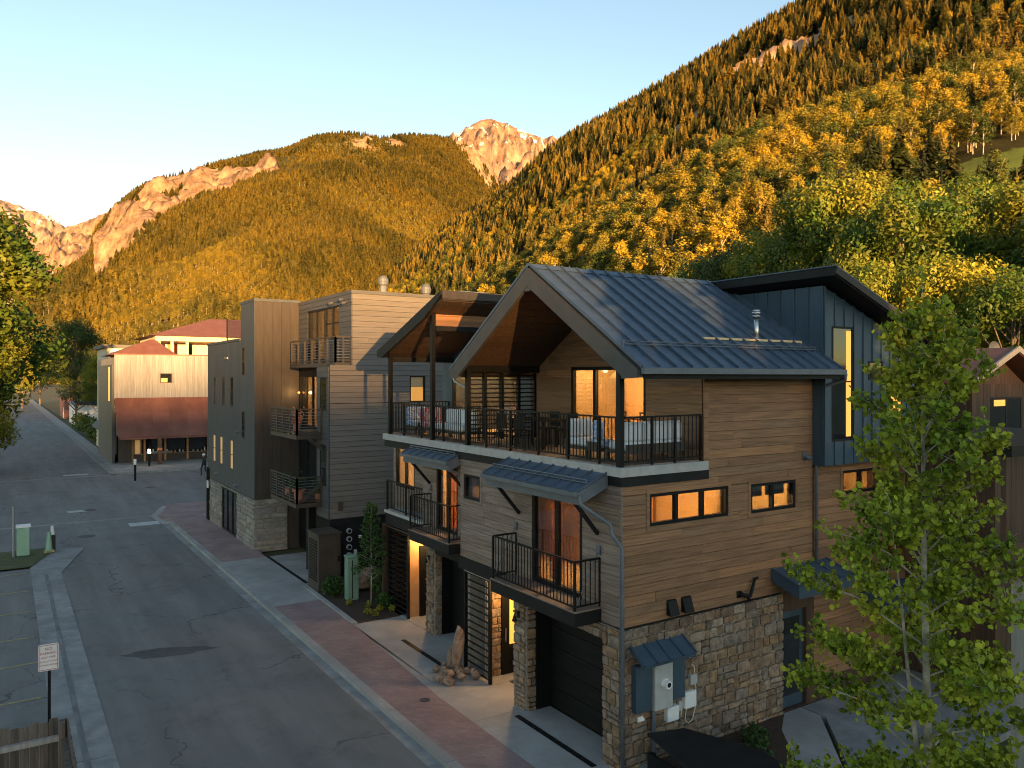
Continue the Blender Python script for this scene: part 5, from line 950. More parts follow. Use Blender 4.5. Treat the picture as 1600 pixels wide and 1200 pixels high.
for x, y, zt, lab in ((15.1, 34.3, 12.85, 'turbine_vent'), (16.8, 33.2, 12.45, 'turbine_vent')):
    m = MB(); n_ = 8; m.tube([(x, y, 11.5), (x, y, zt-.5)], .18, 10); m.tube([(x, y, zt-.55)] + [(x, y, zt-.28-.27*math.cos(math.pi*k/6)) for k in range(1, 6)], .1, 14); o = m.build('roof_vent', M['gutter'], T3)
    s_ = MB(); rows = []
    for k in range(7): a = math.pi*k/6; s_.tube([(x, y, zt-.3-.3*math.cos(a)), (x, y, zt-.3-.3*math.cos(a+.5))], max(.02, .26*math.sin(a)), 14, max(.02, .26*math.sin(min(math.pi, a+.5))))
    s_.build('vent_dome', M['gutter'], o)
MB().box(18.0, 19.6, 32.2, 33.0, 11.5, 12.1).build('roof_unit', M['steel'], T3)
for lab, x, y, z, w_ in (('large terracotta pot with plants on the lowest balcony rail of the grey block', 9.85, 30.6, 3.95, .28), ('small terracotta pot on the lowest balcony floor', 10.6, 30.5, 3.02, .17), ('orange flowering pot on the middle balcony', 10.6, 33.2, 5.72, .25), ('flowering plant pot at the rear of the lowest balcony', 10.2, 33.2, 3.02, .22)):
    if 'rail' in lab: z = 3.02; 
    t = thing('flower_pot', lab, 'flower pot', (x, y, z), 'balcony flower pots'); hh = .55 if 'large' in lab else .35; MB().tube([(x, y, z), (x, y, z+hh*.8), (x, y, z+hh*.82), (x, y, z+hh)], w_*.55, 12, w_).build('pot', M['terracotta'], t)
    lf = MB(); rr = random.Random(int(x*100))
    for k in range(160):
        p = Vector((x+rr.gauss(0, .13), y+rr.gauss(0, .13), z+hh+abs(rr.gauss(.2, .18)))); u = Vector((rr.gauss(0, 1), rr.gauss(0, 1), rr.gauss(0, 1))).normalized()*.06; v = u.orthogonal()*.6; lf.add([p-u, p+v, p+u, p-v], [(0, 1, 2, 3)])
    tag(lf.build('foliage', M['shrubleaf'] if 'orange' not in lab else M['terracotta'], t), kind='stuff')

# ---------------------------------------------------------------- shop with rust roof
T4 = thing('shop_building', 'low shop with pale vertical boards above a rust red pitched roof on the far corner', 'building', (8.9, 80, 0))
hs = [(12.45, 13.5, 7.5, 8.4)]; wm = MB(); wallmesh(wm, 'Y', 80.0, -1, .3, 8.6, 32, 4.8, 10.1, hs); wm.box(8.7, 32, 80.3, 96, 2.6, 9.9); w4 = wm.build('upper_wall', M['palewood'], T4)
boards(w4, 'Y', 80.0, -1, 8.55, 32, 5.2, 10.12, M['palewood'], .27, hs, vertical=True, thick=.03, seed=41); MB().box(8.5, 32, 79.93, 80.35, 10.12, 10.22).build('coping', M['redroof'], T4)
window(T4, 'Y', 80.0, -1, 12.45, 13.5, 7.5, 8.4, 'window', 1, .07, 'brownpanel', None); MB().box(12.5, 13.45, 80.12, 80.2, 7.5, 8.4).build('glazing', M['glass_dark'], T4); MB().box(12.5, 13.1, 80.1, 80.12, 7.52, 7.95).build('lit_shelf', M['litblind'], T4)
rf = MB(); rf.prism([(8.55, 80, 6.1), (8.7, 77.4, 2.6), (8.7, 77.4, 2.4), (8.55, 80, 5.7)], (24, 0, 0)); r4 = rf.build('pitched_roof', M['rust'], T4)
slope_pieces(r4, 'roof_sheet', M['rust'], 8.6, 32.5, 16, 77.35, 2.59, 80.0, 6.12, .02, .015, .006, 'y'); MB().bar((8.7, 77.33, 2.5), (32, 77.33, 2.5), .14, .14).build('gutter', M['rust'], r4)
sd = MB(); sd.box(8.35, 8.6, 80.3, 92, .1, 9.2); sd.prism([(8.35, 80.3, .1), (8.6, 80.3, .1), (8.6, 80.3, 9.2), (8.35, 80.3, 9.2)], (0, -.25, 0)); sd.build('side_wall', M['bluepanel'], T4); MB().box(8.32, 8.35, 81.8, 82.6, 5.8, 9.0).build('lit_window', M['litblind'], T4)
sf = MB(); sf.box(8.9, 10.0, 80.1, 80.5, .1, 2.6); sf.box(10.0, 32, 80.6, 80.9, .1, .75); sf.build('plinth', M['brownpanel'], T4); MB().box(8.9, 32, 81.0, 81.1, .1, 2.7).build('shop_glazing', M['glass_dark'], T4)
for k, x in enumerate((10.05, 11.1, 12.9, 14.9, 16.8, 19, 21.5, 24, 27, 30)): MB().box(x, x+.16, 80.45, 80.75, .1, 2.6).build('post', M['roomwood'], T4)
MB().box(10.0, 32, 80.4, 80.8, .75, .82).build('sill', M['deck_wood'], T4); o = MB().box(10.25, 10.95, 80.9, 80.98, .1, 2.3).build('shop_door', M['roomwood'], T4); block('pane', M['litblind_dim'], o, 10.4, 10.8, 80.88, 80.9, .5, 2.1)
MB().box(11.3, 13.6, 80.5, 80.6, .84, 1.0).build('window_display', M['palewood'], T4)
rr = random.Random(5)
for k in range(14): x = 11.3+k*.4+rr.random()*.2; MB().box(x, x+.12, 80.52, 80.62, .84, .95+rr.random()*.3).build('display_jar', M['jarpale'] if k % 3 else M['terracotta'], T4)
# red roofs behind the shop
T5 = thing('pavilion', 'cream roof pavilion with posts under a wide red hip roof', 'building', (15, 100, 0))
m = MB(); m.box(15, 34, 101, 112, 0, 10.6); m.build('walls', M['palewood'], T5); MB().box(15, 34, 99.6, 112, 12.35, 12.95).build('eave_beam', M['cream'], T5)
for x in (15.3, 16.7, 18.4, 22.5, 27): MB().box(x, x+.28, 99.8, 100.1, 10.4, 12.35).build('post', M['cream'], T5)
MB().box(16, 34, 104, 104.3, 10.5, 12.4).build('back_wall', M['cream'], T5); MB().box(17, 18.2, 103.9, 104, 10.6, 12.2).build('door', M['terracotta'], T5); MB().box(19.4, 19.9, 103.9, 104, 10.6, 12.2).build('window', M['glass_dark'], T5)
m = MB(); m.add([(14.2, 98.8, 12.95), (36, 98.8, 12.95), (36, 113, 12.95), (14.2, 113, 12.95), (22.5, 106, 15.6), (33, 106, 15.6)], [(0, 1, 5, 4), (1, 2, 5), (2, 3, 4, 5), (3, 0, 4), (3, 2, 1, 0)]); m.build('hip_roof', M['redroof'], T5)
T6 = thing('red_roof_house', 'house with low red hip roof peeping over the pale boarded shop wall', 'house', (9.6, 88, 0))
MB().box(9.8, 15, 88.5, 95, 0, 10.3).build('walls', M['palewood'], T6); m = MB(); m.add([(8.9, 87.6, 10.3), (15.4, 87.6, 10.3), (15.4, 96, 10.3), (8.9, 96, 10.3), (13.2, 91, 12.1), (13.6, 91, 12.1)], [(0, 1, 5, 4), (1, 2, 5), (2, 3, 4, 5), (3, 0, 4), (3, 2, 1, 0)]); m.build('hip_roof', M['redroof'], T6)
T7 = thing('flat_roof_house', 'grey flat roofed house with a satellite dish behind the shop corner', 'house', (8, 108, 0)); MB().box(10.4, 16, 106, 116, 0, 11.6).build('walls', M['cream'], T7); MB().box(10, 17, 105.4, 117, 11.6, 12.0).build('roof', M['greyshade'], T7); m = MB(); m.disc((11.3, 105.6, 11.2), .5, (-.3, -1, .4), .06, 14); m.build('satellite_dish', M['white'], T7)
T8 = thing('garden_shed', 'small pale gabled shed with lit edge behind the shop corner', 'shed', (9.3, 97, 0)); MB().box(9.2, 12.5, 97.5, 104, 0, 2.7).build('walls', M['cream'], T8); m = MB(); m.prism([(8.8, 97, 2.4), (10.8, 97, 4.4), (12.9, 97, 2.4), (12.9, 97, 2.2), (10.8, 97, 4.2), (8.8, 97, 2.2)], (0, 7.5, 0)); m.build('roof', M['greyshade'], T8); m = MB(); m.prism([(9.2, 97.5, 2.7), (12.5, 97.5, 2.7), (10.8, 97.5, 4.2)], (0, 6, 0)); m.build('gable', M['cream'], T8)
o = MB().box(8.95, 9.05, 94.0, 97.0, 0, 2.2).build('wood_gate', M['cabinwood']); tag(o, 'dark brown board gate beside the shop side wall', 'gate')
T9 = thing('white_garage', 'pale low garage on the far street under the green tree', 'building', (10, 150, 0)); MB().box(10, 16, 148, 162, 0, 3.4).build('walls', M['white'], T9); m = MB(); m.prism([(9.7, 147.6, 3.4), (16.3, 147.6, 3.4), (13, 147.6, 5.2)], (0, 15, 0)); m.build('roof', M['bluepanel'], T9); block('garage_door', M['greyplastic'], T9, 9.95, 10, 150, 154, .1, 2.4)
T10 = thing('far_house', 'small dark far house at the end of the street', 'house', (10, 185, 0)); MB().box(10, 17, 175, 190, 0, 4.2).build('walls', M['redroof'], T10); m = MB(); m.prism([(9.5, 174.5, 4.2), (17.5, 174.5, 4.2), (13.5, 174.5, 7)], (0, 16, 0)); m.build('roof', M['greyshade'], T10); block('door', M['white'], T10, 9.94, 10, 177, 178.2, 0, 2.2)

# ---------------------------------------------------------------- cabin and yard on the right
TC = thing('log_cabin', 'dark brown board cabin with pale gable edge at the right picture edge', 'cabin', (31.4, 15.6, 0))
c4 = MB().box(31.6, 36.0, 15.63, 23, 0, 7.7).build('walls', M['cabinwood'], TC); gw = MB(); gw.prism([(31.6, 15.63, 7.7), (36.0, 15.63, 7.7), (33.7, 15.63, 8.85)], (0, 7.3, 0)); gw.build('gable', M['cabinwood'], TC)
ch = [(33.0, 35.6, 5.6, 7.2)]; boards(c4, 'Y', 15.63, -1, 31.6, 36.0, 2.4, 7.75, M['cabinwood'], .3, ch, vertical=True, thick=.03, seed=51); MB().box(33.05, 35.55, 15.6, 15.63, 5.65, 7.15).build('glazing', M['glass_dark'], TC); window(TC, 'Y', 15.6, -1, 33.0, 35.6, 5.6, 7.2, 'window', 2, .08, 'blacktrim', None, depth=0); MB().box(33.3, 34.2, 15.585, 15.595, 6.85, 7.1).build('lit_blind', M['litblind'], TC)
m = MB(); m.prism([(30.4, 14.9, 7.95), (33.7, 14.9, 9.2), (37, 14.9, 7.95), (37, 14.9, 7.78), (33.7, 14.9, 9.0), (30.4, 14.9, 7.78)], (0, 8.6, 0)); rc = m.build('roof', M['rust'], TC); m = MB(); m.prism([(30.35, 14.82, 7.98), (33.7, 14.82, 9.25), (33.7, 14.82, 9.02), (30.35, 14.82, 7.76)], (0, .08, 0)); m.prism([(37.05, 14.82, 7.98), (33.7, 14.82, 9.25), (33.7, 14.82, 9.02), (37.05, 14.82, 7.76)], (0, .08, 0)); m.build('bargeboard', M['greypost'], rc)
MB().box(30.5, 36, 12.8, 15.6, 0, 3.4).build('lower_wall', M['greystone'], TC)
TD = thing('red_roof_cottage', 'cottage with plain red-brown roof between young aspen and cabin', 'house', (27, 20, 0)); MB().box(26.5, 33.5, 20.2, 26, 0, 6.4).build('walls', M['cabinwood'], TD); m = MB(); m.prism([(26.0, 18.8, 6.55), (26.0, 23.2, 9.35), (26.0, 27.6, 6.55), (26.0, 27.6, 6.4), (26.0, 23.2, 9.15), (26.0, 18.8, 6.4)], (11, 0, 0)); ro = m.build('roof', M['rust'], TD); MB().bar((26, 18.75, 6.45), (37, 18.75, 6.45), .12, .12).build('gutter', M['rust'], ro); MB().tube([(34.2, 22.6, 8.9), (34.2, 22.6, 9.7)], .1, 10).build('chimney', M['rust'], ro); MB().box(34.4, 35.2, 21.6, 22.2, 8.8, 9.4).build('vent', M['steel'], ro)
for k in range(6): block('snow_guard', M['black'], ro, 29.3+k*.9, 29.42+k*.9, 19.4, 19.5, 6.93, 7.05)
o = thing('satellite_dish', 'grey satellite dish beside the cabin gable', 'dish', (37.6, 18.0, 8.4)); m = MB()
for k in range(5): a0, a1 = k/5, (k+1)/5; pass
V_ = []; F_ = []
for k in range(6):
    for j in range(18): rr_ = .85*k/5; a = 2*math.pi*j/18; V_.append((37.7 + .62*rr_*math.cos(a), 17.8 - .16*(k/5)**2, 9.3 + .42*rr_*math.sin(a)))
for k in range(5):
    for j in range(18): F_.append((k*18+j, k*18+(j+1) % 18, (k+1)*18+(j+1) % 18, (k+1)*18+j))
dm = MB(); dm.add(V_, F_); dm.add([(x, y+.03, z) for x, y, z in V_], F_); dm.build('reflector', M['gutter'], o, True); MB().tube([(37.7, 17.85, 9.25), (37.7, 18.0, 8.3)], .05, 8).build('mast', M['steel'], o)
# stair rail, deck and post in the yard
o = thing('timber_deck', 'dark timber deck with pale post and black rail at the right picture edge', 'deck', (17.4, 7.7, 0)); MB().box(17.25, 17.55, 7.5, 7.75, 0, 4.0).build('post', M['greypost'], o); MB().box(17.62, 17.9, 7.3, 7.55, 0, 4.0).build('post', M['greypost'], o)
MB().box(17.0, 21, 6.0, 7.9, 4.0, 4.2).build('deck_floor', M['cabinwood'], o); MB().box(17.0, 21, 7.86, 7.92, 4.2, 4.5).build('rim_board', M['cabinwood'], o); MB().box(17.05, 17.15, 7.75, 7.86, 4.2, 6.4).build('corner_post', M['cabinwood'], o); MB().box(16.95, 21, 7.6, 7.95, 6.4, 6.62).build('top_rail', M['black'], o)
o = thing('outdoor_stair', 'grey sloping stair stringer below the cabin window', 'stair', (30, 13, 0)); m = MB(); m.bar((29.5, 13.0, 4.6), (34.5, 13.0, 6.6), .2, .25); m.build('stringer', M['greypost'], o)
for k in range(8): block('tread', M['greypost'], o, 29.7+k*.6, 30.2+k*.6, 13.1, 14.2, 4.55+k*.24, 4.62+k*.24)
m = MB()
for x in (29.8, 32, 34.3): m.box(x-.06, x+.06, 12.95, 13.08, 0, 4.5+(x-29.5)*.4)
m.build('stair_posts', M['greypost'], o)
o = thing('timber_house', 'dark timber house wall close behind the young aspen at the right edge', 'house', (20.5, 9.6, 0)); w_ = MB().box(20.55, 27, 9.63, 13, 0, 6.2).build('walls', M['cabinwood'], o); boards(w_, 'Y', 9.63, -1, 20.55, 27, .2, 6.2, M['cabinwood'], .28, [(21.6, 23.2, 2.6, 3.6)], vertical=True, thick=.03, seed=52); boards(w_, 'X', 20.55, -1, 9.63, 13, .2, 6.2, M['cabinwood'], .28, (), vertical=True, thick=.03, seed=53); MB().box(20.2, 27.4, 9.2, 13.3, 6.2, 6.38).build('roof', M['black'], o); MB().box(21.65, 23.15, 9.6, 9.62, 2.65, 3.55).build('glazing', M['litblind'], o); window(o, 'Y', 9.6, -1, 21.6, 23.2, 2.6, 3.6, 'window', 2, .07, 'blacktrim', None, depth=0)
o = thing('garden_wall', 'grey stone garden wall below the cabin', 'wall', (27, 13, 0)); w_ = MB().box(22.5, 31.4, 13.5, 13.9, 0, 3.6).build('wall_core', M['mortar'], o); stones(w_, 'Y', 13.5, -1, 22.5, 31.4, 1.2, 3.6, M['rocks'], .5, seed=61)
o = thing('lean_to', 'low dark metal lean-to roof against the stone wall, bottom edge of picture', 'shelter', (11, 9.5, 0)); MB().prism([(10.5, 11.25, 1.03), (11.35, 11.1, .98), (12.2, 9.9, .80), (12.1, 8.2, .6), (10.1, 8.2, .7)], (0, 0, .05)).build('roof', M['blacktrim'], o); m = MB()
for x, y in ((10.55, 11.15), (11.3, 11.0), (12.0, 9.7), (10.3, 8.5), (11.9, 8.5)): m.box(x-.04, x+.04, y-.04, y+.04, 0, .72)
m.build('legs', M['black'], o); MB().box(10.45, 10.52, 8.3, 11.2, .1, .72).build('side_panel', M['black'], o)

# ---------------------------------------------------------------- street furniture
o = thing('utility_cabinet', 'tall brown utility cabinet beside the mulch bed', 'cabinet', (10, 28.2, .12)); MB().box(9.64, 10.5, 27.7, 28.85, .12, 2.22).build('body', M['brownbox'], o, bevel=.015); MB().box(9.60, 10.54, 27.66, 28.89, 2.22, 2.27).build('top', M['brownbox'], o)
for k in range(14): block('louvre', M['black'], o, 9.615, 9.64, 27.85, 28.7, .5+k*.11, .56+k*.11)
MB().box(10.38, 10.46, 27.68, 27.7, 1.2, 1.4).build('handle', M['black'], o)
o = thing('cable_pedestal', 'faded green cable pedestal in the mulch bed', 'pedestal', (10.36, 26.3, .13)); MB().prism([(10.14, 26.1, .13), (10.56, 26.1, .13), (10.54, 26.46, .13), (10.16, 26.46, .13)], (0, 0, 1.5)).build('body', M['greenbox'], o, bevel=.02); MB().prism([(10.12, 26.08, 1.63), (10.58, 26.08, 1.63), (10.56, 26.48, 1.63), (10.14, 26.48, 1.63)], (0, 0, .07)).build('cap', M['greenbox'], o, bevel=.02); MB().box(10.3, 10.33, 26.085, 26.1, .2, 1.55).build('door_seam', M['black'], o)
o = thing('utility_box', 'pale green utility box with white marker post on the grass island', 'utility box', (1.0, 41.2, .06)); MB().box(.50, 1.0, 40.9, 41.4, .06, 1.32).build('body', M['lightgreen'], o, bevel=.03); MB().box(.47, 1.03, 40.87, 41.43, 1.32, 1.4).build('lid', M['white'], o); MB().tube([(.38, 40.95, .06), (.38, 40.95, 2.3)], .05, 8).build('marker_post', M['palewood'], o)
o = thing('hydrant_marker', 'green cone shaped cover beside a white tipped post on the island', 'cover', (1.85, 41.4, .06)); MB().tube([(1.75, 41.3, .06), (1.75, 41.3, .18), (1.75, 41.3, .95)], .22, 12, .07).build('cone', M['lightgreen'], o, False); m = MB(); m.tube([(1.93, 41.5, .06), (1.93, 41.5, .8)], .09, 8); m.build('post', M['brownbox'], o); m = MB(); m.tube([(1.9, 41.45, .8), (1.88, 41.4, 1.2)], .09, 8, .06); m.build('tip', M['white'], o); MB().box(1.55, 1.95, 41.05, 41.25, .06, .14).build('base', M['yellow'], o)
# no-parking sign
o = thing('parking_sign', 'small white sign with red lettering on a dark post behind the fence', 'sign', (.72, 16.75, 0)); MB().box(.69, .74, 16.76, 16.81, 0, 2.6).build('post', M['black'], o)
pl = MB(); W, Hh = .165, .245; cx, cz = .70, 2.83; pts_ = []
for sx, sz in ((1, 1), (-1, 1), (-1, -1), (1, -1)):
    for k in range(4): a = {(1, 1): 0, (-1, 1): 90, (-1, -1): 180, (1, -1): 270}[(sx, sz)] + k*30; pts_.append((cx + sx*(W-.03) + .03*math.cos(R(a)), 16.74, cz + sz*(Hh-.03) + .03*math.sin(R(a))))
plate = pl.prism(pts_, (0, .012, 0)).build('plate', M['signface'], o)
bd = MB()
for (x0, x1, z0, z1) in ((cx-W+.012, cx+W-.012, cz+Hh-.024, cz+Hh-.014), (cx-W+.012, cx+W-.012, cz-Hh+.014, cz-Hh+.024), (cx-W+.012, cx-W+.022, cz-Hh+.024, cz+Hh-.024), (cx+W-.022, cx+W-.012, cz-Hh+.024, cz+Hh-.024)): bd.box(x0, x1, 16.737, 16.739, z0, z1)
bd.build('border', M['signred'], plate)
LET = []
for txt, dz, sz in (('NO', .155, .075), ('PARKING', .075, .062), ('ANY TIME', .0, .052), ('VEHICLES TOWED', -.075, .036), ('OWNER EXPENSE', -.14, .036)):
    cu = bpy.data.curves.new('lettering', 'FONT'); cu.body = txt; cu.size = sz; cu.align_x = 'CENTER'; cu.align_y = 'CENTER'; cu.extrude = .0008; cu.materials.append(M['signred']); t_ = put(bpy.data.objects.new('lettering', cu), plate); LET.append(t_); t_.location = (cx, 16.737, cz+dz); t_.rotation_euler = (R(90), 0, 0)
bpy.context.view_layer.update(); dg = bpy.context.evaluated_depsgraph_get()
for t_ in LET:
    me = bpy.data.meshes.new_from_object(t_.evaluated_get(dg)); n_ = put(bpy.data.objects.new('lettering', me), plate); n_.location = t_.location; n_.rotation_euler = t_.rotation_euler; bpy.data.objects.remove(t_)
# board fence, bottom left corner
o = thing('board_fence', 'weathered board fence corner at the bottom left', 'fence', (.9, 16, 0)); rr = random.Random(8)
for k in range(26): x = .96-k*.145; block('board', M['fencewood'], o, x-.135, x, 16.0, 16.02, 0, 1.93+rr.uniform(-.03, .03)-.02*(k > 6)*(k-6)*.2)
for k in range(24): y = 15.98-k*.145; block('board', M['fencewood'], o, .95, .97, y-.135, y, 0, 1.93+rr.uniform(-.03, .03))
m = MB(); m.bar((.9, 15.95, 1.62), (-3, 15.95, 1.62), .09, .09); m.bar((.9, 15.95, .5), (-3, 15.95, .5), .09, .09); m.build('rail', M['greypost'], o); m = MB(); m.bar((.90, 15.9, 1.6), (.90, 12.5, 1.6), .09, .06); m.build('rail', M['fencewood'], o)
m = MB(); m.box(.82, .92, 15.86, 15.97, 0, 1.9); m.box(-.2, -.1, 15.86, 15.97, 0, 1.7); m.build('fence_post', M['fencewood'], o)
o = thing('blue_tarp', 'blue tarpaulin bundle inside the fence corner', 'tarpaulin', (.2, 14.9, 0)); m = MB(); rr = random.Random(3); nx, ny = 12, 8
vs = [(-.6+1.1*i/nx, 14.4+.9*j/ny, .95+.18*math.sin(i*1.3)*math.cos(j*.9)+rr.uniform(-.05, .05) - (.9 if i in (0, nx) or j in (0, ny) else 0)) for j in range(ny+1) for i in range(nx+1)]; m.add(vs, [(j*(nx+1)+i, j*(nx+1)+i+1, (j+1)*(nx+1)+i+1, (j+1)*(nx+1)+i) for j in range(ny) for i in range(nx)]); m.build('sheet', M['bluetarp'], o, True)
MB().bar((-.5, 14.7, 1.12), (.5, 14.9, 1.15), .06, .03).build('strap', M['cushion'], o)
# bollards, lamp post, person, car
for i, (x, y, lab) in enumerate(((8.57, 66.6, 'black bollard light with white head standing in the cross street mouth'), (10.9, 75.8, 'lit bollard lamp before the shop windows'))):
    o = thing('bollard_light', lab, 'bollard', (x, y, 0)); MB().tube([(x, y, 0), (x, y, 1.25)], .09, 10).build('post', M['black'], o); MB().tube([(x, y, 1.25), (x, y, 1.62)], .10, 10).build('head', M['white'] if i == 0 else M['lamp'], o); MB().tube([(x, y, 1.62), (x, y, 1.68)], .11, 10).build('cap', M['black'] if i else M['white'], o)
o = thing('totem_post', 'rusty brown carved post on the shop sidewalk', 'post', (12.0, 77, 0)); MB().box(11.8, 12.1, 76.9, 77.2, .1, 2.6).build('shaft', M['cabinwood'], o); MB().box(11.75, 12.15, 76.85, 77.25, 1.4, 1.6).build('band', M['terracotta'], o)
PX, PY = 13.75, 67.0
p_ = thing('person', 'person in dark clothes with pale hat walking past the grey block corner', 'person', (PX, PY, 0))
def skin_body(name, V, E, rad, mt, parent, loc):
    me = bpy.data.meshes.new(name); me.from_pydata(V, E, []); o = bpy.data.objects.new(name, me); COL.objects.link(o); sk = o.modifiers.new('skin', 'SKIN'); ly = me.skin_vertices[0].data
    for v, r_ in zip(ly, rad): v.radius = (r_, r_*.8)
    ly[0].use_root = True; o.modifiers.new('sub', 'SUBSURF').levels = 1; o.modifiers['sub'].render_levels = 2; me.materials.append(mt); o.parent = parent; o.location = (0, 0, 0); return o
V = [(0, 0, .95), (0, 0, 1.2), (0, .01, 1.42), (0, .02, 1.52), (0, .03, 1.62), (0, .04, 1.74), (.12, .1, .9), (.12, .22, .5), (.12, .16, .08), (.12, .30, .05), (-.1, -.05, .9), (-.1, -.02, .5), (-.1, -.28, .12), (-.1, -.16, .05), (.2, .02, 1.38), (.26, -.08, 1.12), (.24, .02, .88), (.24, .06, .8), (-.2, .02, 1.38), (-.26, .12, 1.14), (-.24, .26, .96), (-.23, .30, .9)]
E_ = [(0, 1), (1, 2), (2, 3), (3, 4), (4, 5), (0, 6), (6, 7), (7, 8), (8, 9), (0, 10), (10, 11), (11, 12), (12, 13), (2, 14), (14, 15), (15, 16), (16, 17), (2, 18), (18, 19), (19, 20), (20, 21)]
skin_body('body', V, E_, [.17, .16, .17, .06, .09, .07, .1, .065, .045, .04, .1, .065, .045, .04, .07, .05, .035, .035, .07, .05, .035, .035], M['coat'], p_, (PX, PY, 0))
m = MB(); m.tube([(0, .04, 1.70), (0, .04, 1.80)], .115, 12, .085); m.tube([(0, .05, 1.68), (0, .05, 1.70)], .14, 12); hat = m.mesh('hat'); hat.materials.append(M['white']); h_ = bpy.data.objects.new('hat', hat); COL.objects.link(h_); h_.parent = p_
m = MB(); m.tube([(0, .05, 1.54), (0, .06, 1.60), (0, .06, 1.69)], .07, 10, .098); fc = m.mesh('head', True); fc.materials.append(M['skin']); f_ = bpy.data.objects.new('head', fc); COL.objects.link(f_); f_.parent = p_; p_.rotation_euler = (0, 0, R(100))
def parked_car(x, y, rz, paint, label):
    r_ = bpy.data.objects.new('parked_car', None); COL.objects.link(r_); r_.location = (x, y, 0); r_.rotation_euler = (0, 0, rz); tag(r_, label, 'car')
    def add(n, mb, mt, sm=False, bev=0):
        me = mb.mesh(n, sm); me.materials.append(M[mt])
        if bev: bm = bmesh.new(); bm.from_mesh(me); bmesh.ops.recalc_face_normals(bm, faces=bm.faces); bmesh.ops.bevel(bm, geom=bm.edges[:], offset=bev, segments=2, affect='EDGES'); bm.to_mesh(me); bm.free()
        o_ = bpy.data.objects.new(n, me); COL.objects.link(o_); o_.parent = r_; return o_
    add('body', MB().prism([(-.9, -2.25, .35), (-.9, 2.2, .35), (-.9, 2.25, .8), (-.9, 1.3, .98), (-.9, -2.0, 1.02), (-.9, -2.28, .85)], (1.8, 0, 0)), paint, False, .06)
    add('cabin', MB().add([(-.82, -1.95, 1.0), (.82, -1.95, 1.0), (.82, 1.2, .97), (-.82, 1.2, .97), (-.65, -1.5, 1.6), (.65, -1.5, 1.6), (.65, .35, 1.6), (-.65, .35, 1.6)], [(0, 3, 2, 1), (4, 5, 6, 7), (0, 1, 5, 4), (1, 2, 6, 5), (2, 3, 7, 6), (3, 0, 4, 7)]), 'glass_dark', False, .04)
    add('roof', MB().box(-.66, .66, -1.48, .33, 1.58, 1.64), paint, False, .03)
    for sx in (-1, 1):
        for wy in (-1.4, 1.4): m_ = MB(); m_.tube([(sx*.74, wy, .33), (sx*.94, wy, .33)], .33, 16); t_ = add('wheel', m_, 'tyre'); m2 = MB(); m2.tube([(sx*.95, wy, .33), (sx*.955, wy, .33)], .2, 12); add('rim', m2, 'steel').parent = t_
        add('headlight', MB().box(sx*.55-.17, sx*.55+.17, -2.30, -2.24, .68, .82), 'white'); add('tail_light', MB().box(sx*.65-.12, sx*.65+.12, 2.2, 2.27, .75, .9), 'signred')
parked_car(-1.2, 78.5, R(0), 'carpaint', 'dark blue car parked under the big street tree')

# ---------------------------------------------------------------- planting in the bed, rocks
def leafy(mb, rnd, c, sx, sz, n, s):
    for k in range(n):
        d = Vector((rnd.gauss(0, 1), rnd.gauss(0, 1), rnd.gauss(0, 1))).normalized()*(rnd.random()**.4); p = Vector(c) + Vector((d.x*sx, d.y*sx, d.z*sz)); u = Vector((rnd.gauss(0, 1), rnd.gauss(0, 1), rnd.gauss(0, .8))).normalized()*s*rnd.uniform(.6, 1.3); v = u.cross(Vector((rnd.gauss(0, 1), rnd.gauss(0, 1), rnd.gauss(0, 1)))).normalized()*s*.6; mb.add([p-u, p-u*.3+v, p+u*.5+v*.8, p+u, p+u*.5-v*.8, p-u*.3-v], [(0, 1, 2, 3, 4, 5)])
rnd = random.Random(77)
o = thing('sapling', 'slim young tree in the mulch bed before the black meter wall', 'tree', (10.67, 25.25, .13)); MB().tube([(10.67, 25.25, .1), (10.68, 25.25, 1.4), (10.66, 25.26, 2.6), (10.68, 25.25, 3.5)], .028, 8, .008).build('trunk', M['aspenbark'], o, True); lf = MB()
br_ = MB()
for k in range(34):
    z = 1.0+2.6*k/34; a = k*2.4; l = .62*(1-(z-1.0)/3.0)*rnd.uniform(.6, 1.1)+.08; e = (10.67+l*math.cos(a), 25.25+l*math.sin(a), z+l*.55); br_.tube([(10.67, 25.25, z), e], .009, 4, .003); leafy(lf, rnd, Vector((10.67, 25.25, z)).lerp(Vector(e), .7), l*.38+.05, .16, 46, .045)
br_.build('branches', M['aspenbark'], o); tag(lf.build('crown', M['shrubleaf'], o), kind='stuff')
for lab, x, y, sx, sz in (('bushy green shrub left of the green pedestal', 9.95, 27.0, .45, .45), ('dark green shrub behind the sapling', 11.5, 26.0, .6, .7), ('low green shrub against the slat screen', 10.95, 24.7, .35, .3)):
    o = thing('shrub', lab, 'shrub', (x, y, .13), 'shrubs in the bed'); lf = MB(); leafy(lf, rnd, (x, y, .15+sz*.8), sx, sz*.8, 520, .06); m = MB()
    for k in range(7): a = k*.9; m.tube([(x, y, .1), (x+sx*.6*math.cos(a), y+sx*.6*math.sin(a), .15+sz)], .012, 4, .004)
    m.build('stems', M['bark'], o); tag(lf.build('foliage', M['shrubleaf'], o), kind='stuff')
M['yellowleaf'] = leafmat('yellow_flower_leaves', (.16, .17, .02), (.34, .28, .03), .3, 6, .2)
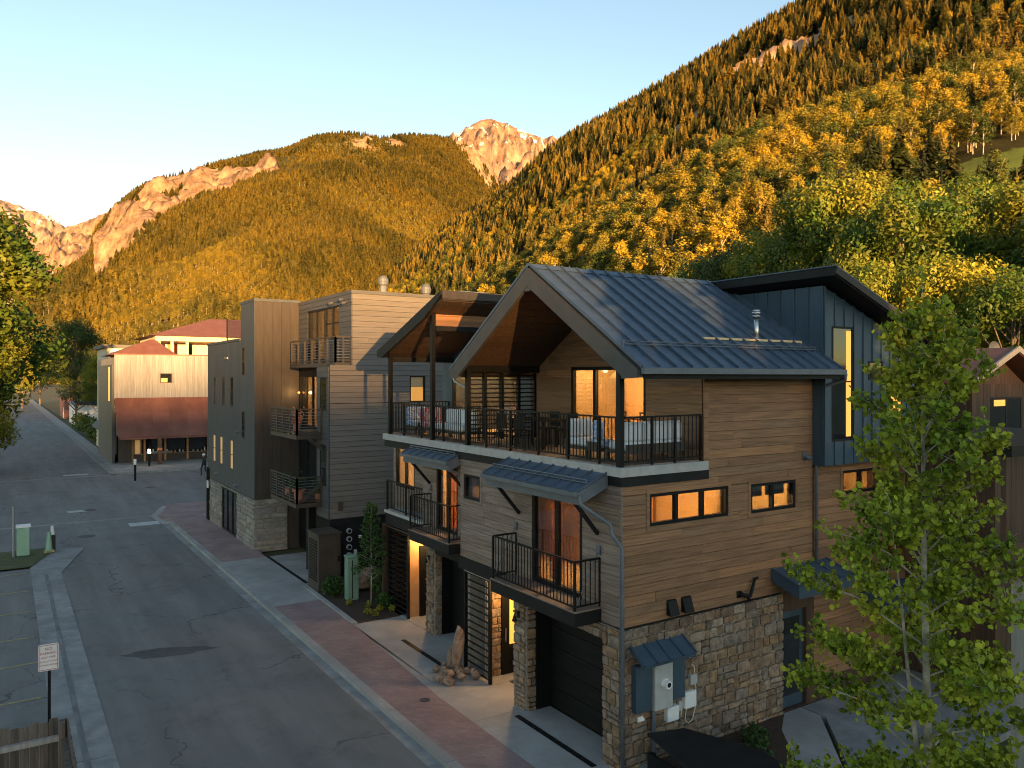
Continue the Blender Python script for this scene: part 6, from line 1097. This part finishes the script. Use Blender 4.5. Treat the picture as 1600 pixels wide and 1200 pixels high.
for k, (x, y) in enumerate(((10.45, 25.0), (10.62, 24.45), (10.95, 24.15), (10.15, 24.3), (10.0, 25.6), (10.25, 23.95))):
    o = thing('flower_clump', ('yellow flower clump right beside the sapling trunk', 'yellow green plant tuft in the mid bed', 'bright yellow tuft by the slat screen foot', 'orange yellow flower tuft at the bed front', 'small tuft below the green pedestal', 'small tuft at the front tip of the bed')[k], 'flowers', (x, y, .13), 'flower tufts in the bed'); lf = MB(); leafy(lf, rnd, (x, y, .24), .13, .12, 90, .035); tag(lf.build('foliage', M['yellowleaf'], o), kind='stuff')
o = thing('boulder', 'grey boulder at the back of the mulch bed', 'boulder', (11.4, 27.2, .13))
def rock_mesh(seed, sub=2):
    rr = random.Random(seed); bm = bmesh.new(); bmesh.ops.create_icosphere(bm, subdivisions=sub, radius=.5); ax = [Vector((rr.gauss(0, 1), rr.gauss(0, 1), rr.gauss(0, 1))).normalized() for _ in range(9)]
    for v in bm.verts:
        for a in ax: d = v.co.dot(a); v.co -= a*max(0, d-.36)*.85
        v.co += Vector((rr.uniform(-.015, .015),)*3)
    me = bpy.data.meshes.new('rock'); bm.to_mesh(me); bm.free(); me.materials.append(M['rocks']); return me
RK_ = [rock_mesh(i) for i in range(5)]
piece('rock', RK_[0], o, (11.4, 27.2, .5), (1.4, 1.0, .9))
o = thing('rock_feature', 'cluster of rocks with one standing stone before the slat screen', 'rock feature', (10.0, 17.9, .12)); tag(piece('standing_stone', RK_[1], o, (10.2, 18.25, .75), (.36, .3, 1.55), (.1, .05, .4)), 'upright pointed stone')
piece('standing_stone', RK_[3], o, (10.1, 18.45, .45), (.4, .3, .9), (.15, .1, 1.1))
for k in range(20): a = rnd.random()*6.28; r_ = rnd.random()**.5; piece('rock', RK_[k % 5], o, (9.95+.55*r_*math.cos(a), 18.0+.62*r_*math.sin(a), .2+.06*rnd.random()), (rnd.uniform(.18, .36), rnd.uniform(.16, .3), rnd.uniform(.14, .28)), (rnd.random(), rnd.random(), rnd.random()*6))
o = thing('shrub', 'low dark shrubs in the bed under the stone side wall', 'shrub', (13.0, 10.9, .11)); lf = MB()
for x, y in ((12.4, 10.9), (13.0, 10.7), (13.6, 11.2), (12.1, 10.3)): leafy(lf, rnd, (x, y, .28), .35, .22, 200, .05)
tag(lf.build('foliage', M['shrubleaf'], o), kind='stuff')

# ---------------------------------------------------------------- terrace furniture
def sofa(x0, x1, y0, y1, z, back, label, cm='cushion', seats=3, name='outdoor_sofa'):
    """back: which side carries the back cushions ('y0','y1','x0','x1')"""
    o = thing(name, label, 'sofa' if seats > 1 else 'armchair', ((x0+x1)/2, (y0+y1)/2, z)); f = MB(); f.box(x0, x1, y0, y1, z+.2, z+.27)
    for x in (x0+.04, x1-.04):
        for y in (y0+.04, y1-.04): f.box(x-.025, x+.025, y-.025, y+.025, z, z+.2)
    b = {'y0': (x0, x1, y0, y0+.05), 'y1': (x0, x1, y1-.05, y1), 'x0': (x0, x0+.05, y0, y1), 'x1': (x1-.05, x1, y0, y1)}[back]; f.box(*b, z+.27, z+.40); f.build('frame', M['brownbox'], o)
    along_x = back[0] == 'y'; n = seats
    for k in range(n):
        if along_x:
            a0, a1 = x0+.03+(x1-x0-.06)*k/n, x0+.03+(x1-x0-.06)*(k+1)/n; yb = (y0+.06, y0+.24) if back == 'y0' else (y1-.24, y1-.06)
            MB().box(a0+.01, a1-.01, y0+.06, y1-.06, z+.27, z+.44).build('seat_cushion', M[cm], o, bevel=.04); MB().box(a0+.01, a1-.01, *yb, z+.44, z+.86).build('back_cushion', M[cm], o, bevel=.05)
        else:
            a0, a1 = y0+.03+(y1-y0-.06)*k/n, y0+.03+(y1-y0-.06)*(k+1)/n; xb = (x0+.06, x0+.24) if back == 'x0' else (x1-.24, x1-.06)
            MB().box(x0+.06, x1-.06, a0+.01, a1-.01, z+.27, z+.44).build('seat_cushion', M[cm], o, bevel=.04); MB().box(*xb, a0+.01, a1-.01, z+.44, z+.86).build('back_cushion', M[cm], o, bevel=.05)
    return o
sofa(10.75, 12.45, 12.12, 12.85, 6.21, 'y0', 'long white cushioned sofa backed against the right terrace railing'); sofa(10.7, 11.4, 13.4, 14.2, 6.21, 'y1', 'white cushioned armchair on the terrace before the lit doors', seats=1, name='outdoor_armchair')
sofa(10.65, 11.25, 12.95, 13.3, 6.21, 'x0', 'pale blue checked ottoman seat at the terrace corner post', 'cushion_blue', 1, 'outdoor_ottoman')
def dining(x, y, z):
    t = thing('dining_table', 'dark outdoor dining table on the terrace by the slatted screen', 'table', (x, y, z)); MB().box(x-.4, x+.4, y-.8, y+.8, z+.7, z+.75).build('table_top', M['black'], t)
    for sx in (-.33, .33):
        for sy in (-.7, .7): block('leg', M['black'], t, x+sx-.03, x+sx+.03, y+sy-.03, y+sy+.03, z, z+.7)
    labs = ('dark dining chair nearest the railing and the screen', 'dark dining chair by the railing towards the sofa', 'dark dining chair on the wall side near the screen', 'dark dining chair on the wall side near the doors')
    for k, (dx, dy) in enumerate(((-.62, .4), (-.62, -.4), (.62, .4), (.62, -.4))):
        c = thing('dining_chair', labs[k], 'chair', (x+dx, y+dy, z), 'terrace dining chairs'); cx, cy = x+dx, y+dy; MB().box(cx-.22, cx+.22, cy-.22, cy+.22, z+.43, z+.47).build('seat', M['black'], c); s = 1 if dx > 0 else -1; MB().box(cx+s*.2, cx+s*.23, cy-.21, cy+.21, z+.5, z+.88).build('backrest', M['black'], c)
        for sx in (-.19, .19):
            for sy in (-.19, .19): block('leg', M['black'], c, cx+sx-.015, cx+sx+.015, cy+sy-.015, cy+sy+.015, z, z+.43)
dining(11.5, 16.4, 6.21)
sofa(10.7, 11.45, 21.9, 22.7, 6.21, 'y1', 'pale blue-white armchair at the left end of the second terrace', 'cushion_blue', 1, 'outdoor_armchair'); sofa(10.7, 11.45, 20.9, 21.7, 6.21, 'y1', 'armchair with red striped cushion on the second terrace', 'cushion_red', 1, 'outdoor_armchair'); sofa(10.62, 11.3, 18.9, 20.6, 6.21, 'x1', 'white cushioned sofa on the second terrace right of its middle post', 'cushion', 2)
o = thing('indoor_table', 'table with chairs glowing inside the lit terrace room', 'table', (14.2, 15.0, 6.2)); MB().box(13.7, 14.9, 14.0, 15.6, 6.9, 6.95).build('table_top', M['roomwood'], o)
for dx in (-.5, .5):
    for dy in (-.7, .7): block('leg', M['roomwood'], o, 14.3+dx-.03, 14.3+dx+.03, 14.8+dy-.03, 14.8+dy+.03, 6.2, 6.9)
for k, (x, y) in enumerate(((13.45, 14.3), (13.45, 15.2), (14.3, 13.6))):
    c = thing('indoor_chair', ('chair silhouette inside the lit room near the right pane', 'chair silhouette inside the lit room behind the left pane', 'chair at the table end inside the lit room')[k], 'chair', (x, y, 6.2), 'chairs inside the lit room'); MB().box(x-.2, x+.2, y-.2, y+.2, 6.62, 6.66).build('seat', M['cabinwood'], c)
    for z_ in (6.85, 6.98, 7.1): block('back_rail', M['cabinwood'], c, x-.2, x-.17, y-.2, y+.2, z_, z_+.04)
    for sx in (-.18, .18):
        for sy in (-.18, .18): block('leg', M['cabinwood'], c, x+sx-.015, x+sx+.015, y+sy-.015, y+sy+.015, 6.2, 6.62 if sx > 0 else 7.14)

# ---------------------------------------------------------------- street trees on the left
place_big(4, -4.6, 76.0, 0, 23.0, 1.22, 'tall golden green street tree at the left picture edge', 'cottonwood', None, 'street_tree', 1.0)
place_big(3, -2.4, 73.0, 0, 13.5, 1.05, 'low spreading street tree in front of the parked car', 'cottonwood', None, 'street_tree', 2.0)
place_big(2, 9.6, 140.0, 0, 17.3, .85, 'dark green tree overhanging the far street', 'greenleaf', None, 'street_tree', .4)
place_big(1, 4.0, 235, 0, 18.5, .9, 'golden tree closing the end of the street', 'cottonwood', None, 'street_tree', 3.0)
for i_, (x_, y_, h_, lab_) in enumerate(((17, 205, 15, 'rounded tree right of the far street end'), (-5, 226, 19, 'tree left of the far street end'), (22, 172, 13, 'tree behind the white garage'), (9, 268, 20, 'tall tree closing the view down the street'))): place_big(i_ % 3, x_, y_, 0, h_, 1.1, lab_, 'cottonwood' if i_ % 2 else 'greenleaf', None, 'street_tree', i_*1.3)
place_big(1, -9.5, 95, 0, 17, 1.1, 'tree behind the left street tree', 'cottonwood', None, 'street_tree', 5.0)
place_big(0, 12.5, 128, 0, 12.0, 1.0, 'small golden tree behind the shop corner', 'cottonwood', None, 'street_tree', .8)
o = thing('hedge', 'dark clipped shrubs along the far sidewalk', 'hedge', (9.6, 108, 0)); lf = MB()
for k in range(10): leafy(lf, rnd, (9.9+rnd.uniform(-.3, .6), 104+k*3.6, 1.1+rnd.random()*.5), 1.1, 1.3, 170, .22)
tag(lf.build('foliage', M['greenleaf'], o), kind='stuff')

# ---------------------------------------------------------------- gondola on the slope
o = thing('gondola_cabin', 'white gondola cabin hanging above the metal roof ridge', 'gondola', (293.5, 310, 64)); bx_, by_, bz_ = 293.5, 310, 64.2
MB().box(bx_-1.2, bx_+1.2, by_-1.1, by_+1.1, bz_-1.1, bz_+1.1).build('cabin', M['white'], o, bevel=.35); MB().box(bx_-1.23, bx_+1.23, by_-1.13, by_+1.13, bz_-.1, bz_+.6).build('windows', M['glass_dark'], o); MB().tube([(bx_, by_, bz_+1.1), (bx_, by_, bz_+3.4)], .12, 6).build('hanger', M['steel'], o)
tw = thing('gondola_tower', 'grey gondola tower and station among the golden aspens', 'tower', (226, 138, 70)); MB().tube([(226, 138, 66), (226, 138, 84)], .4, 8, .3).build('mast', M['gutter'], tw); MB().box(223, 229, 137.6, 138.4, 83, 84).build('crossarm', M['gutter'], tw)
o = MB(); o.tube([(250, 420, 58), (293.5, 310, 67.7), (226, 138, 84.3), (329, 143, 103), (420, 150, 135)], .07, 5); tag(o.build('gondola_cable', M['black']), 'thin gondola cable rising over the hillside to the right', 'cable')

# ---------------------------------------------------------------- young aspen in the foreground
AX, AY = 8.42, 4.65
A = thing('young_aspen', 'young aspen with round bright leaves and pale trunk in the right foreground', 'tree', (AX, AY, 0)); tr = MB(); bw = MB(); lf = MB(); rnd = random.Random(2024)
def axis_pt(z): return Vector((AX + .05*math.sin(z*.9) - .012*(z-5), AY + .04*math.cos(z*.7), z))
tr.tube([axis_pt(z*.45) for z in range(0, 20)] , .075, 9, .008)
st2 = [axis_pt(3.4) , axis_pt(3.9)+Vector((-.10, .06, 0)), axis_pt(4.7)+Vector((-.17, .10, 0)), axis_pt(5.6)+Vector((-.22, .14, 0)), axis_pt(6.6)+Vector((-.30, .2, 0))]; tr.tube(st2, .035, 7, .006)
tr.build('trunk', M['aspenbark'], A, True)
def leaf(p, s):
    n = Vector((rnd.gauss(0, .75), rnd.gauss(0, .75)-.35, rnd.gauss(.25, .6))).normalized(); u = n.orthogonal().normalized(); u = (Matrix.Rotation(rnd.random()*6.28, 3, n) @ u); v = n.cross(u); f = n*s*.12
    lf.add([p, p+u*s*.3+v*s*.44+f, p+u*s*.72+v*s*.40+f, p+u*s*1.08, p+u*s*.72-v*s*.40+f, p+u*s*.3-v*s*.44+f], [(0, 1, 2, 3), (0, 3, 4, 5)])
def twig(a, b, r, n, s=.062):
    mid = a.lerp(b, .5) + Vector((rnd.gauss(0, .03), rnd.gauss(0, .03), -.03)); bw.tube([a, mid, b], r, 5, r*.35, cap=False)
    for k in range(n):
        t = rnd.uniform(.25, 1.04); p = (a.lerp(mid, t*2) if t < .5 else mid.lerp(b, t*2-1)) + Vector((rnd.gauss(0, .035), rnd.gauss(0, .035), rnd.gauss(-.01, .04))); leaf(p, s*rnd.uniform(.65, 1.2))
nb = 78
for i in range(nb):
    t = i/(nb-1); z = 2.2 + 6.35*t; a = i*2.399 + rnd.gauss(0, .3); L_ = (1.38*(1-t)**.42 + .12 + max(0, .36*(.75-t)))*rnd.choice((.55, .8, .95, 1.0, 1.2))*rnd.uniform(.85, 1.1); rise = .3 + .75*t
    s0 = axis_pt(z); d = Vector((math.cos(a), math.sin(a), rise)).normalized(); e = s0 + d*L_ + Vector((0, 0, -.10*L_)); m1 = s0.lerp(e, .5) + Vector((0, 0, .07*L_)); bw.tube([s0, m1, e], .016*(1.1-t*.6), 6, .005, cap=False)
    for k in range(9 + int(11*(1-t))):
        q = rnd.uniform(.28, 1.0); p = s0.lerp(m1, q*2) if q < .5 else m1.lerp(e, q*2-1); sd_ = Vector((rnd.gauss(0, 1), rnd.gauss(0, 1), rnd.gauss(.25, .5))).normalized(); twig(p, p + (d*.5+sd_*.8).normalized()*rnd.uniform(.14, .34), .005, 23, .062)
    twig(m1, e, .005, 34, .062)
twig(axis_pt(8.4), axis_pt(9.15), .006, 40)
bw.build('branches', M['aspenbark'], A); tag(lf.build('crown', M['youngaspen'], A), kind='stuff')
